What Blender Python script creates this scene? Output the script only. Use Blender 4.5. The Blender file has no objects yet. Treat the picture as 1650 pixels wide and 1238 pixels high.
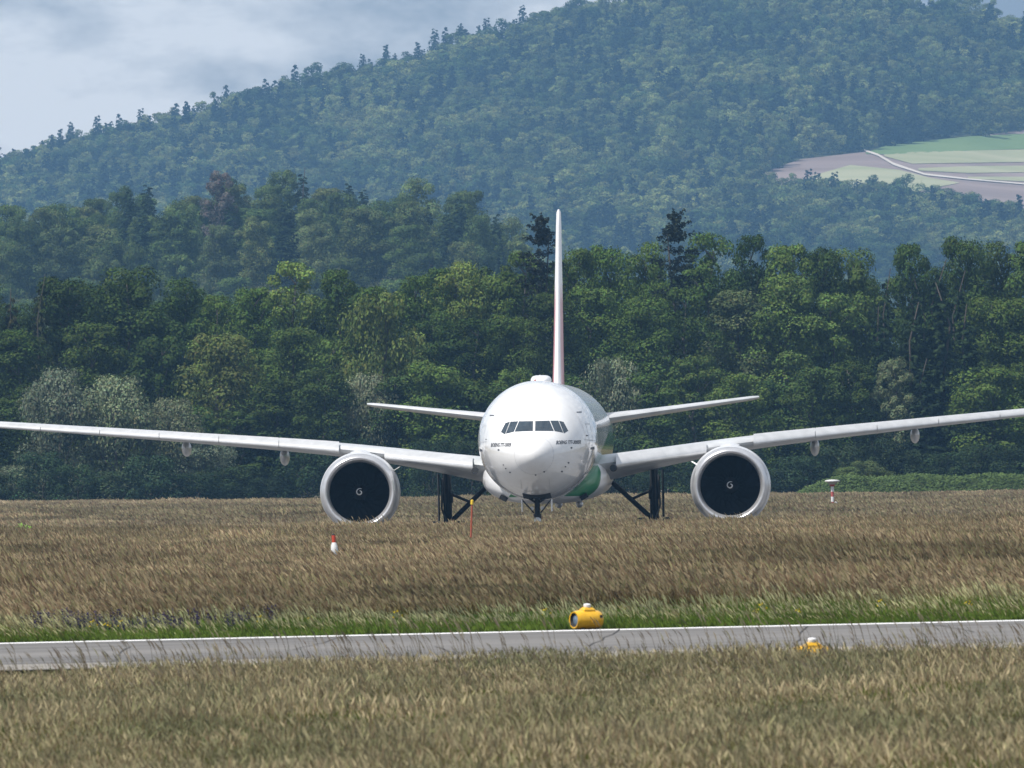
import bpy, math, random
import numpy as np
from mathutils import Vector, Matrix, noise as mnoise

# ------------------------------------------------------------------ camera, sky, sun
F = 30144.0            # focal length in pixels of a 1650 px wide picture
HC = 2.8               # camera height
ROLL = math.radians(0.65)
sc = bpy.context.scene
C = sc.collection

cam_d = bpy.data.cameras.new('camera'); cam = bpy.data.objects.new('camera', cam_d); C.objects.link(cam)
cam_d.sensor_width = 36; cam_d.lens = 36 * F / 1650
cam_d.clip_start = 1; cam_d.clip_end = 30000
cam.location = (0, 0, HC)
pitch = math.atan(145 / F)
cam.matrix_world = Matrix.Translation((0, 0, HC)) @ Matrix.Rotation(math.radians(90) + pitch, 4, 'X') @ Matrix.Rotation(-ROLL, 4, 'Z')
cam_d.dof.use_dof = True; cam_d.dof.focus_distance = 955; cam_d.dof.aperture_fstop = 19
sc.camera = cam

SUN_EL, SUN_AZ = math.radians(57), math.radians(-128)      # azimuth clockwise from +Y (view direction)
sdir = Vector((math.sin(SUN_AZ) * math.cos(SUN_EL), math.cos(SUN_AZ) * math.cos(SUN_EL), math.sin(SUN_EL)))
sun_d = bpy.data.lights.new('sun', 'SUN'); sun_d.energy = 5.0; sun_d.angle = math.radians(1.0); sun_d.color = (1, .955, .89)
sun = bpy.data.objects.new('sun', sun_d); C.objects.link(sun)
sun.rotation_euler = (-sdir).to_track_quat('-Z', 'Y').to_euler(); sun.location = (0, 0, 250)

w = bpy.data.worlds.new('World'); sc.world = w; w.use_nodes = True
nt = w.node_tree; nt.nodes.clear()
def N(t, kind, **kw):
    n = t.nodes.new(kind)
    for k, v in kw.items(): setattr(n, k, v)
    return n
sky = N(nt, 'ShaderNodeTexSky', sky_type='NISHITA', sun_disc=False)
sky.sun_elevation = SUN_EL; sky.sun_rotation = SUN_AZ
tc = N(nt, 'ShaderNodeTexCoord'); mp = N(nt, 'ShaderNodeMapping')
mp.inputs['Scale'].default_value = (38, 38, 85); mp.inputs['Location'].default_value = (3.1, 1.7, .4)
ns = N(nt, 'ShaderNodeTexNoise'); ns.inputs['Scale'].default_value = 1.0; ns.inputs['Detail'].default_value = 6; ns.inputs['Roughness'].default_value = .58
rp = N(nt, 'ShaderNodeValToRGB')
rp.color_ramp.elements[0].position = .43; rp.color_ramp.elements[0].color = (.25, .31, .40, 1)
rp.color_ramp.elements[1].position = .575; rp.color_ramp.elements[1].color = (.92, .93, .96, 1)
mul = N(nt, 'ShaderNodeMix', data_type='RGBA', blend_type='MULTIPLY'); mul.inputs[0].default_value = 1; mul.inputs[7].default_value = (.11, .11, .11, 1)
mx = N(nt, 'ShaderNodeMix', data_type='RGBA'); mx.inputs[0].default_value = .82
bg = N(nt, 'ShaderNodeBackground'); out = N(nt, 'ShaderNodeOutputWorld')
L = nt.links.new
L(tc.outputs['Generated'], mp.inputs['Vector']); L(mp.outputs[0], ns.inputs['Vector']); L(ns.outputs[0], rp.inputs[0])
L(sky.outputs[0], mul.inputs[6]); L(mul.outputs[2], mx.inputs[6]); L(rp.outputs[0], mx.inputs[7]); L(mx.outputs[2], bg.inputs[0])
bg.inputs[1].default_value = 1.0
L(bg.outputs[0], out.inputs[0])

sc.view_settings.view_transform = 'Standard'; sc.view_settings.look = 'None'
sc.view_settings.exposure = 0.15; sc.view_settings.gamma = 1; sc.view_settings.use_curve_mapping = False
sc.render.engine = 'CYCLES'
cy = sc.cycles
cy.use_denoising = True; cy.max_bounces = 5; cy.diffuse_bounces = 2; cy.glossy_bounces = 2; cy.transmission_bounces = 3
cy.transparent_max_bounces = 6; cy.volume_bounces = 0; cy.sample_clamp_indirect = 4; cy.caustics_reflective = False; cy.caustics_refractive = False
cy.use_adaptive_sampling = True; cy.adaptive_threshold = 0.012

rnd = random.Random(7)
rng = np.random.default_rng(11)

# ------------------------------------------------------------------ helpers
def unroll(px, py):
    dx, dy = px - 825.0, 619.0 - py
    c, s = math.cos(ROLL), math.sin(ROLL)
    return dx * c + dy * s, -dx * s + dy * c
def at(px, py, Y):
    u, v = unroll(px, py)
    return Vector((u * Y / F, Y, HC + (v + 145) * Y / F))

def tag(o, label=None, cat=None, group=None, kind=None):
    if label: o['label'] = label
    if cat: o['category'] = cat
    if group: o['group'] = group
    if kind: o['kind'] = kind
    return o
def empty(name, loc=(0, 0, 0), rz=0):
    o = bpy.data.objects.new(name, None); C.objects.link(o); o.location = loc; o.rotation_euler = (0, 0, rz)
    o.empty_display_size = .5
    return o
def link(name, me, parent=None):
    o = bpy.data.objects.new(name, me); C.objects.link(o)
    if parent is not None: o.parent = parent
    return o
def mesh(name, v, f, mat, smooth=False):
    me = bpy.data.meshes.new(name); me.from_pydata([tuple(p) for p in v], [], [tuple(q) for q in f]); me.materials.append(mat)
    if smooth: me.polygons.foreach_set('use_smooth', [True] * len(me.polygons))
    me.update(); return me
def np_mesh(name, V, nper, mat, col=None):
    """faces of nper consecutive vertices each"""
    V = np.asarray(V, dtype=np.float32).reshape(-1, 3); n = len(V); nf = n // nper
    me = bpy.data.meshes.new(name)
    me.vertices.add(n); me.vertices.foreach_set('co', V.ravel())
    me.loops.add(n); me.loops.foreach_set('vertex_index', np.arange(n, dtype=np.int32))
    me.polygons.add(nf); me.polygons.foreach_set('loop_start', np.arange(0, n, nper, dtype=np.int32))
    if col is not None:
        a = me.color_attributes.new('col', 'FLOAT_COLOR', 'POINT')
        cc = np.ones((n, 4), dtype=np.float32); cc[:, :3] = col; a.data.foreach_set('color', cc.ravel())
    if mat: me.materials.append(mat)
    me.update(calc_edges=True); return me

class MB:
    def __init__(s): s.v = []; s.f = []
    def add(s, v, f):
        b = len(s.v); s.v += [tuple(p) for p in v]; s.f += [tuple(i + b for i in q) for q in f]; return s
    def box(s, c, d, M=None):
        x, y, z = d[0] / 2, d[1] / 2, d[2] / 2
        v = [Vector((i * x, j * y, k * z)) for i in (-1, 1) for j in (-1, 1) for k in (-1, 1)]
        if M is not None: v = [M @ p for p in v]
        v = [p + Vector(c) for p in v]
        return s.add(v, [(0, 1, 3, 2), (4, 6, 7, 5), (0, 4, 5, 1), (2, 3, 7, 6), (0, 2, 6, 4), (1, 5, 7, 3)])
    def tube(s, a, b, r0, r1=None, n=12, cap=True):
        a, b = Vector(a), Vector(b); r1 = r0 if r1 is None else r1
        q = (b - a).to_track_quat('Z', 'Y'); v = []
        for p, r in ((a, r0), (b, r1)):
            for i in range(n):
                t = 2 * math.pi * i / n; v.append(p + q @ Vector((r * math.cos(t), r * math.sin(t), 0)))
        f = [(i, (i + 1) % n, n + (i + 1) % n, n + i) for i in range(n)]
        if cap: f += [tuple(range(n - 1, -1, -1)), tuple(range(n, 2 * n))]
        return s.add(v, f)
    def loft(s, rings, cap0=True, cap1=True, closed=True):
        n = len(rings[0]); v = [p for r in rings for p in r]; f = []
        for k in range(len(rings) - 1):
            for i in range(n if closed else n - 1):
                j = (i + 1) % n; f.append((k * n + i, k * n + j, (k + 1) * n + j, (k + 1) * n + i))
        if cap0: f.append(tuple(range(n - 1, -1, -1)))
        if cap1: f.append(tuple(range((len(rings) - 1) * n, len(rings) * n)))
        return s.add(v, f)
    def lathe(s, prof, axis='Y', o=(0, 0, 0), n=48, cap0=False, cap1=False):
        rings = []
        for h, r in prof:
            ring = []
            for i in range(n):
                t = 2 * math.pi * i / n; a, b = r * math.cos(t), r * math.sin(t)
                p = {'Y': (a, h, b), 'Z': (a, b, h), 'X': (h, a, b)}[axis]
                ring.append((p[0] + o[0], p[1] + o[1], p[2] + o[2]))
            rings.append(ring)
        return s.loft(rings, cap0, cap1)
    def build(s, name, mat, parent=None, smooth=False, auto=None):
        me = mesh(name, s.v, s.f, mat, smooth)
        o = link(name, me, parent)
        if auto:
            me.polygons.foreach_set('use_smooth', [True] * len(me.polygons))
            me.set_sharp_from_angle(angle=math.radians(auto))
        return o

def pchip(xs, ys, x):
    xs = np.asarray(xs, float); ys = np.asarray(ys, float); x = np.atleast_1d(np.asarray(x, float))
    h = np.diff(xs); d = np.diff(ys) / h; m = np.zeros_like(ys)
    for i in range(1, len(xs) - 1):
        if d[i - 1] * d[i] > 0:
            w1 = 2 * h[i] + h[i - 1]; w2 = h[i] + 2 * h[i - 1]; m[i] = (w1 + w2) / (w1 / d[i - 1] + w2 / d[i])
    m[0], m[-1] = d[0], d[-1]
    k = np.clip(np.searchsorted(xs, x, side='right') - 1, 0, len(xs) - 2)
    t = (x - xs[k]) / h[k]
    return ((2 * t**3 - 3 * t**2 + 1) * ys[k] + (t**3 - 2 * t**2 + t) * h[k] * m[k] + (-2 * t**3 + 3 * t**2) * ys[k + 1] + (t**3 - t**2) * h[k] * m[k + 1])

# ------------------------------------------------------------------ materials
def new_mat(name):
    m = bpy.data.materials.new(name); m.use_nodes = True; t = m.node_tree; t.nodes.clear()
    o = N(t, 'ShaderNodeOutputMaterial'); return m, t, o
def pmat(name, col, rough=.5, metal=0, coat=0, vary=.12, scale=3.0, bump=0, bscale=20, spec=.5):
    m, t, o = new_mat(name); b = N(t, 'ShaderNodeBsdfPrincipled')
    b.inputs['Roughness'].default_value = rough; b.inputs['Metallic'].default_value = metal
    b.inputs['Coat Weight'].default_value = coat; b.inputs['Coat Roughness'].default_value = .12; b.inputs['Specular IOR Level'].default_value = spec
    tcn = N(t, 'ShaderNodeTexCoord'); n = N(t, 'ShaderNodeTexNoise'); n.inputs['Scale'].default_value = scale; n.inputs['Detail'].default_value = 5
    t.links.new(tcn.outputs['Object'], n.inputs['Vector'])
    r = N(t, 'ShaderNodeMapRange'); r.inputs['From Min'].default_value = .3; r.inputs['From Max'].default_value = .7
    r.inputs['To Min'].default_value = 1 - vary; r.inputs['To Max'].default_value = 1 + vary * .5
    mm = N(t, 'ShaderNodeMix', data_type='RGBA', blend_type='MULTIPLY'); mm.inputs[0].default_value = 1; mm.inputs[6].default_value = (*col, 1)
    t.links.new(n.outputs[0], r.inputs[0]); t.links.new(r.outputs[0], mm.inputs[7]); t.links.new(mm.outputs[2], b.inputs['Base Color'])
    if bump:
        n2 = N(t, 'ShaderNodeTexNoise'); n2.inputs['Scale'].default_value = bscale; n2.inputs['Detail'].default_value = 4
        t.links.new(tcn.outputs['Object'], n2.inputs['Vector'])
        bp = N(t, 'ShaderNodeBump'); bp.inputs['Strength'].default_value = bump; bp.inputs['Distance'].default_value = .02
        t.links.new(n2.outputs[0], bp.inputs['Height']); t.links.new(bp.outputs[0], b.inputs['Normal'])
    t.links.new(b.outputs[0], o.inputs[0]); return m

def leaf_mat(name, bark=False):
    """colour of the single plant = object colour, broken up leaf by leaf"""
    m, t, o = new_mat(name)
    oi = N(t, 'ShaderNodeObjectInfo'); a = N(t, 'ShaderNodeAttribute'); a.attribute_name = 'col'
    mm = N(t, 'ShaderNodeMix', data_type='RGBA', blend_type='MULTIPLY'); mm.inputs[0].default_value = 1
    t.links.new(oi.outputs['Color'], mm.inputs[6]); t.links.new(a.outputs['Color'], mm.inputs[7])
    d = N(t, 'ShaderNodeBsdfDiffuse'); tr = N(t, 'ShaderNodeBsdfTranslucent'); mix = N(t, 'ShaderNodeMixShader'); mix.inputs[0].default_value = .15
    t.links.new(mm.outputs[2], d.inputs[0]); t.links.new(mm.outputs[2], tr.inputs[0])
    t.links.new(d.outputs[0], mix.inputs[1]); t.links.new(tr.outputs[0], mix.inputs[2]); t.links.new(mix.outputs[0], o.inputs[0]); return m
def inst_leaf_mat(name, attr='tint', trans=.22):
    """the same for scattered plants: colour of each comes with the point it grows from"""
    m, t, o = new_mat(name)
    oi = N(t, 'ShaderNodeAttribute', attribute_type='INSTANCER'); oi.attribute_name = attr
    a = N(t, 'ShaderNodeAttribute'); a.attribute_name = 'col'
    mm = N(t, 'ShaderNodeMix', data_type='RGBA', blend_type='MULTIPLY'); mm.inputs[0].default_value = 1
    t.links.new(oi.outputs['Color'], mm.inputs[6]); t.links.new(a.outputs['Color'], mm.inputs[7])
    d = N(t, 'ShaderNodeBsdfDiffuse'); tr = N(t, 'ShaderNodeBsdfTranslucent'); mix = N(t, 'ShaderNodeMixShader'); mix.inputs[0].default_value = trans
    t.links.new(mm.outputs[2], d.inputs[0]); t.links.new(mm.outputs[2], tr.inputs[0])
    t.links.new(d.outputs[0], mix.inputs[1]); t.links.new(tr.outputs[0], mix.inputs[2]); t.links.new(mix.outputs[0], o.inputs[0]); return m
def ground_mat(name, c1, c2, s1, c3=None, s2=None, stretch=(1, 1, 1), bump=.3):
    m, t, o = new_mat(name); b = N(t, 'ShaderNodeBsdfPrincipled'); b.inputs['Roughness'].default_value = .95; b.inputs['Specular IOR Level'].default_value = .15
    tcn = N(t, 'ShaderNodeTexCoord'); mpn = N(t, 'ShaderNodeMapping'); mpn.inputs['Scale'].default_value = stretch
    t.links.new(tcn.outputs['Object'], mpn.inputs[0])
    n = N(t, 'ShaderNodeTexNoise'); n.inputs['Scale'].default_value = s1; n.inputs['Detail'].default_value = 6
    t.links.new(mpn.outputs[0], n.inputs['Vector'])
    r = N(t, 'ShaderNodeValToRGB'); r.color_ramp.elements[0].position = .35; r.color_ramp.elements[1].position = .65
    r.color_ramp.elements[0].color = (*c1, 1); r.color_ramp.elements[1].color = (*c2, 1)
    t.links.new(n.outputs[0], r.inputs[0]); src = r.outputs[0]
    if c3:
        n3 = N(t, 'ShaderNodeTexNoise'); n3.inputs['Scale'].default_value = s2; n3.inputs['Detail'].default_value = 3
        t.links.new(mpn.outputs[0], n3.inputs['Vector'])
        mr = N(t, 'ShaderNodeMapRange'); mr.inputs['From Min'].default_value = .45; mr.inputs['From Max'].default_value = .62
        t.links.new(n3.outputs[0], mr.inputs[0])
        mm = N(t, 'ShaderNodeMix', data_type='RGBA'); mm.inputs[7].default_value = (*c3, 1)
        t.links.new(mr.outputs[0], mm.inputs[0]); t.links.new(src, mm.inputs[6]); src = mm.outputs[2]
    t.links.new(src, b.inputs['Base Color'])
    if bump:
        bp = N(t, 'ShaderNodeBump'); bp.inputs['Strength'].default_value = bump; bp.inputs['Distance'].default_value = .3
        t.links.new(n.outputs[0], bp.inputs['Height']); t.links.new(bp.outputs[0], b.inputs['Normal'])
    t.links.new(b.outputs[0], o.inputs[0]); return m

M = {}
M['soil'] = ground_mat('meadow_soil', (.045, .042, .018), (.10, .085, .04), .6, (.16, .125, .075), .035, (1, .25, 1))
M['forest_floor'] = ground_mat('forest_floor', (.03, .04, .015), (.06, .07, .03), .05)
M['asphalt'] = ground_mat('asphalt', (.105, .102, .100), (.17, .165, .161), .45, (.19, .183, .177), .06, (.25, 1, 1), .05)
M['shoulder'] = ground_mat('shoulder', (.20, .188, .172), (.27, .253, .23), .5, bump=.05, stretch=(.3, 1, 1))
M['line_white'] = ground_mat('line_paint', (.62, .62, .62), (.78, .78, .78), .8, bump=0)
M['joint'] = pmat('joint_filler', (.05, .048, .047), .9)
M['field_green'] = ground_mat('field_green', (.105, .17, .06), (.14, .205, .08), .01, bump=0)
M['field_pale'] = ground_mat('field_pale', (.26, .275, .155), (.33, .33, .21), .02, bump=0, stretch=(.2, 1, 1))
M['field_mauve'] = ground_mat('field_soil', (.195, .152, .135), (.26, .205, .185), .02, bump=0, stretch=(.2, 1, 1))
M['track'] = pmat('gravel_track', (.50, .46, .40), .9)
M['leaf'] = leaf_mat('leaf'); M['inst_leaf'] = inst_leaf_mat('scattered_leaf')
M['grass'] = inst_leaf_mat('grass_blades', 'tint', .3)
M['bark'] = pmat('bark', (.055, .046, .036), .9, vary=.4, scale=4)
M['bark_pale'] = pmat('bark_pale', (.10, .09, .075), .9, vary=.4, scale=4)

# ------------------------------------------------------------------ ground
GY = [-60, 255, 276, 282, 332, 345, 420, 620, 770, 850, 925, 1040, 1190, 1500, 12500]
GZ = [-.36, -.33, -.25, 0, 0, -.03, 0, .03, .0, -.14, -.95, -.95, -.12, 0, 0]
SK = -.25             # the runway runs a little askew
def gz(x, y):
    z = np.interp(y - SK * np.clip(x, -60, 60) * np.interp(y, [0, 400, 600], [1, 1, 0]), GY, GZ)
    k = .0133 * np.interp(y, [0, 500, 850], [1, 1, 0])
    return z + k * np.clip(x, -60, 60)
xs = np.concatenate([[-1400, -900, -500, -250, -120], np.arange(-60, 61, 6), [120, 250, 500, 900, 1400]])
ys = np.unique(np.concatenate([[-60, 0, 60, 120], np.arange(150, 1240, 8), GY, np.arange(1250, 2000, 50), np.arange(2100, 11700, 400), [11700]]))
V = [(x, y, float(gz(x, y)) - (.05 if 284 < y - SK * min(60, max(-60, x)) < 330 else 0)) for y in ys for x in xs]
nx = len(xs)
Fq = [(j * nx + i, j * nx + i + 1, (j + 1) * nx + i + 1, (j + 1) * nx + i) for j in range(len(ys) - 1) for i in range(nx - 1)]
tag(link('ground', mesh('ground', V, Fq, M['soil'], True)), kind='structure')

def strip(name, y0, y1, mat, dz, xr=(-300, 300), skew=0.0, kind='structure', parent=None):
    X = np.concatenate([np.linspace(xr[0], -62, 6), np.linspace(-60, 60, 31), np.linspace(62, xr[1], 6)]) if xr[1] > 62 else np.linspace(xr[0], xr[1], 20)
    Y = np.linspace(y0, y1, 5); v = []
    for y in Y:
        for x in X:
            yy = y + skew * float(np.clip(x, -60, 60)); v.append((x, yy, float(gz(x, yy)) + dz))
    n = len(X); f = [(j * n + i, j * n + i + 1, (j + 1) * n + i + 1, (j + 1) * n + i) for j in range(4) for i in range(n - 1)]
    o = link(name, mesh(name, v, f, mat, True), parent)
    if parent is None: tag(o, kind=kind)
    return o
runway = strip('runway', 282, 332, M['asphalt'], .006, skew=SK)
strip('shoulder_strip', 282.2, 291.0, M['shoulder'], .011, skew=SK, parent=runway)
strip('edge_line', 329.6, 331.8, M['line_white'], .011, skew=SK, parent=runway)
for yy, hw in ((291.1, .22), (296.0, .08), (311, .06)):
    strip('joint', yy - hw, yy + hw, M['joint'], .016, skew=SK, parent=runway)
for x0, x1, ya, yb in ((1.2, 1.9, 300, 331), (4.4, 5.1, 292, 329), (-3.6, -3.0, 305, 330), (-6.3, -6.6, 293, 318), (7.6, 7.2, 310, 330), (-.9, -1.3, 292, 306)):
    v = []
    for k in range(7):
        q = k / 6; x = x0 + (x1 - x0) * q + rnd.uniform(-.06, .06); y = ya + (yb - ya) * q + SK * x; v += [(x - .012, y, float(gz(x, y)) + .017), (x + .012, y, float(gz(x, y)) + .017)]
    link('crack', mesh('crack', v, [(2 * k, 2 * k + 1, 2 * k + 3, 2 * k + 2) for k in range(6)], M['joint']), runway)
# the taxiway the airliner rolls on lies in a shallow dip
strip('taxiway', 935, 1036, M['asphalt'], .02)

# ------------------------------------------------------------------ hills
RU = [unroll(p, r) for p, r in ((-500, 330), (-150, 285), (0, 246), (120, 205), (270, 172), (420, 132), (540, 100), (640, 78), (730, 45), (830, 22), (905, -2), (1000, -18), (1150, -35), (1400, -35), (1550, -15), (1620, 8), (1700, 20), (2200, 60))]
def far_z(x, y):
    """the big hill: height at a place, from its ridge line and a slope that steepens upwards"""
    u = x / y * F
    ridge = np.interp(u, [a for a, b in RU], [b + 145 for a, b in RU]) - 62
    g = np.interp(y, [8175, 8250, 8925, 9450, 10125, 10350, 11400], [-.25, 0, .25, .55, 1, .99, .4])
    base = 764 - 445
    return HC + (base + (ridge - base) * g) * min(y, 10125) / F
def far_at(px, row):
    """place on the big hill seen at that pixel"""
    u, v = unroll(px, row); lo, hi = 8250.0, 10125.0
    for _ in range(40):
        y = (lo + hi) / 2
        if (far_z(u * y / F, y) - HC) * F / y < v + 145: lo = y
        else: hi = y
    return u * y / F, y, far_z(u * y / F, y)
hx = np.linspace(-630, 720, 61); hy = np.concatenate([[7950, 8175], np.linspace(8250, 10350, 57), [10800, 11400]])
V = [(x, y, far_z(x, y) if y > 7950 else -.5) for y in hy for x in hx]
n = len(hx); Fq = [(j * n + i, j * n + i + 1, (j + 1) * n + i + 1, (j + 1) * n + i) for j in range(len(hy) - 1) for i in range(n - 1)]
tag(link('far_hill', mesh('far_hill', V, Fq, M['forest_floor'], True)), kind='structure')

RM = [unroll(p, r) for p, r in ((-400, 335), (-100, 325), (60, 298), (180, 276), (300, 264), (400, 257), (520, 254), (640, 262), (720, 274), (780, 306), (840, 338), (1000, 420), (1300, 520))]
def mid_z(x, y):
    u = x / y * F
    top = np.interp(u, [a for a, b in RM], [b + 145 for a, b in RM]) - 150
    g = np.interp(y, [3600, 3696, 3912, 3984, 4440], [-3.5, 0, 1, 1, -2.5])
    base = min(764 - 475, top - 45)
    return max(-.4, HC + (base + (top - base) * max(g, 0) + min(g, 0) * 80) * 3816 / F)
hx = np.linspace(-312, 192, 43); hy = np.concatenate([[3540], np.linspace(3600, 4008, 18), [4200, 4460]])
V = [(x, y, mid_z(x, y)) for y in hy for x in hx]
n = len(hx); Fq = [(j * n + i, j * n + i + 1, (j + 1) * n + i + 1, (j + 1) * n + i) for j in range(len(hy) - 1) for i in range(n - 1)]
tag(link('near_hill', mesh('near_hill', V, Fq, M['forest_floor'], True)), kind='structure')

def field(name, cols, mat, dz, rows=5):
    v = []
    for px, r0, r1 in cols:
        for k in range(rows):
            x, y, z = far_at(px, r0 + (r1 - r0) * k / (rows - 1)); v.append((x, y, z + dz))
    f = [(i * rows + k, i * rows + k + 1, (i + 1) * rows + k + 1, (i + 1) * rows + k) for i in range(len(cols) - 1) for k in range(rows - 1)]
    return tag(link(name, mesh(name, v, f, mat, True)), kind='structure')
def dens(cols, step=20):
    px = np.unique(np.concatenate([np.arange(cols[0][0], cols[-1][0], step), [c[0] for c in cols]])); a = np.array(cols, float)
    return [(p, float(np.interp(p, a[:, 0], a[:, 1])), float(np.interp(p, a[:, 0], a[:, 2]))) for p in px]
field('field', dens([(1130, 303, 372), (1215, 284, 375), (1290, 258, 380), (1395, 246, 385), (1650, 210, 415), (2000, 195, 435)]), M['field_mauve'], .4, 60)
field('field', dens([(1395, 248, 250), (1430, 236, 251), (1560, 222, 245), (2000, 200, 232)]), M['field_green'], .65, 12)
field('field', dens([(1425, 251, 254), (1470, 247, 266), (2000, 235, 258)]), M['field_pale'], .65, 12)
field('field', dens([(1480, 273, 277), (1560, 270, 281), (2000, 266, 275)]), M['field_pale'], .65, 12)
field('field', dens([(1300, 288, 300), (1370, 268, 310), (1450, 276, 318), (1500, 289, 306), (1545, 296, 297)]), M['field_pale'], .65, 12)
field('field', dens([(1560, 287, 290), (1700, 287, 297), (2000, 292, 300)]), M['field_pale'], .65, 12)
field('field_track', dens([(1392, 243, 246), (1415, 250.5, 254), (1440, 265, 269), (1490, 282, 285), (1560, 290, 292.2), (1650, 298, 300), (2000, 326, 328)], 8), M['track'], .85, 6)

# ------------------------------------------------------------------ the airliner
M['white'] = pmat('white_paint', (.80, .80, .80), .3, coat=.5, vary=.05, scale=.8, bump=.012, bscale=1.6)
M['radome'] = pmat('radome_paint', (.77, .77, .775), .5, coat=0, vary=.05, scale=1.5)
M['wing_grey'] = pmat('wing_grey', (.50, .515, .53), .35, coat=.2, vary=.15, scale=1.2)
M['slat_metal'] = pmat('slat_metal', (.64, .645, .65), .3, metal=.45, vary=.12, scale=2)
M['lip_metal'] = pmat('lip_metal', (.62, .62, .635), .28, metal=.6, vary=.1, scale=3)
M['cowl'] = pmat('cowl_paint', (.60, .61, .63), .35, coat=.3, vary=.1)
M['fan'] = pmat('fan_black', (.006, .006, .007), .6, vary=.2, spec=.15)
M['duct'] = pmat('duct_liner', (.03, .03, .033), .7)
M['spinner'] = pmat('spinner_black', (.008, .008, .009), .5, spec=.2)
M['markw'] = pmat('spiral_white', (.8, .8, .8), .6)
M['gear'] = pmat('gear_dark', (.022, .021, .022), .65, vary=.4, scale=6, spec=.25)
M['gear_light'] = pmat('gear_steel', (.16, .16, .165), .4, metal=.5, vary=.3, scale=5)
M['tyre'] = pmat('tyre', (.018, .018, .018), .85)
M['bay'] = pmat('bay_dark', (.012, .012, .013), .9)
M['glass'] = pmat('cockpit_glass', (.03, .045, .06), .06, vary=.3, scale=1, spec=.8)
M['ink'] = pmat('lettering_ink', (.04, .045, .06), .6)
M['seam'] = pmat('seam_grey', (.36, .37, .39), .7)
M['seam2'] = pmat('faint_joint', (.62, .62, .63), .6)
M['lamp'] = pmat('lamp_lens', (.75, .78, .8), .1, vary=.1)
M['beacon'] = pmat('beacon_red', (.35, .03, .02), .3)
M['exhaust'] = pmat('exhaust_metal', (.22, .2, .18), .4, metal=.8, vary=.3)

def livery():
    m, t, o = new_mat('fuselage_livery'); b = N(t, 'ShaderNodeBsdfPrincipled'); b.inputs['Roughness'].default_value = .14
    b.inputs['Coat Weight'].default_value = .5; b.inputs['Coat Roughness'].default_value = .03
    tcn = N(t, 'ShaderNodeTexCoord'); sx = N(t, 'ShaderNodeSeparateXYZ'); t.links.new(tcn.outputs['Object'], sx.inputs[0])
    def mth(op, a, bb=None):
        n = N(t, 'ShaderNodeMath', operation=op)
        for i, q in enumerate((a, bb)):
            if q is None: continue
            if hasattr(q, 'links'): t.links.new(q, n.inputs[i])
            else: n.inputs[i].default_value = q
        return n.outputs[0]
    y, z = sx.outputs[1], sx.outputs[2]
    up = mth('ADD', mth('MULTIPLY', mth('SUBTRACT', y, 12.0), .05), 4.55)          # rising upper edge of the green sweep
    lo = mth('ADD', mth('MULTIPLY', mth('SUBTRACT', y, 12.0), .012), 2.75)
    g = mth('MULTIPLY', mth('MULTIPLY', mth('LESS_THAN', z, up), mth('GREATER_THAN', z, lo)), mth('GREATER_THAN', mth('ADD', y, mth('MULTIPLY', mth('SUBTRACT', z, 2.4), 1.2)), 11.6))
    # row of cabin windows: dark rounded spots every 0.53 m
    win = mth('MULTIPLY', mth('MULTIPLY', mth('LESS_THAN', mth('ABSOLUTE', mth('SUBTRACT', z, 6.05)), .19), mth('LESS_THAN', mth('FRACT', mth('DIVIDE', y, .533)), .48)), mth('MULTIPLY', mth('GREATER_THAN', y, 8.6), mth('LESS_THAN', y, 62)))
    n = N(t, 'ShaderNodeTexNoise'); n.inputs['Scale'].default_value = .9; n.inputs['Detail'].default_value = 6; t.links.new(tcn.outputs['Object'], n.inputs[0])
    r = N(t, 'ShaderNodeMapRange'); r.inputs['From Min'].default_value = .3; r.inputs['From Max'].default_value = .7; r.inputs['To Min'].default_value = .93; r.inputs['To Max'].default_value = 1.02
    t.links.new(n.outputs[0], r.inputs[0])
    a = N(t, 'ShaderNodeMix', data_type='RGBA'); a.inputs[6].default_value = (.80, .80, .80, 1); a.inputs[7].default_value = (.010, .19, .06, 1); t.links.new(g, a.inputs[0])
    c = N(t, 'ShaderNodeMix', data_type='RGBA'); c.inputs[7].default_value = (.03, .035, .04, 1); t.links.new(a.outputs[2], c.inputs[6]); t.links.new(win, c.inputs[0])
    d = N(t, 'ShaderNodeMix', data_type='RGBA', blend_type='MULTIPLY'); d.inputs[0].default_value = 1; t.links.new(c.outputs[2], d.inputs[6]); t.links.new(r.outputs[0], d.inputs[7])
    t.links.new(d.outputs[2], b.inputs['Base Color'])
    # skin: shallow waves between the frames
    wv = N(t, 'ShaderNodeTexWave', bands_direction='Y'); wv.inputs['Scale'].default_value = .3; wv.inputs['Distortion'].default_value = 1.2; t.links.new(tcn.outputs['Object'], wv.inputs[0])
    n2 = N(t, 'ShaderNodeTexNoise'); n2.inputs['Scale'].default_value = 1.3; t.links.new(tcn.outputs['Object'], n2.inputs[0])
    bp = N(t, 'ShaderNodeBump'); bp.inputs['Strength'].default_value = .02; bp.inputs['Distance'].default_value = .02
    pass
    t.links.new(b.outputs[0], o.inputs[0]); return m
M['livery'] = livery()
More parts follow.
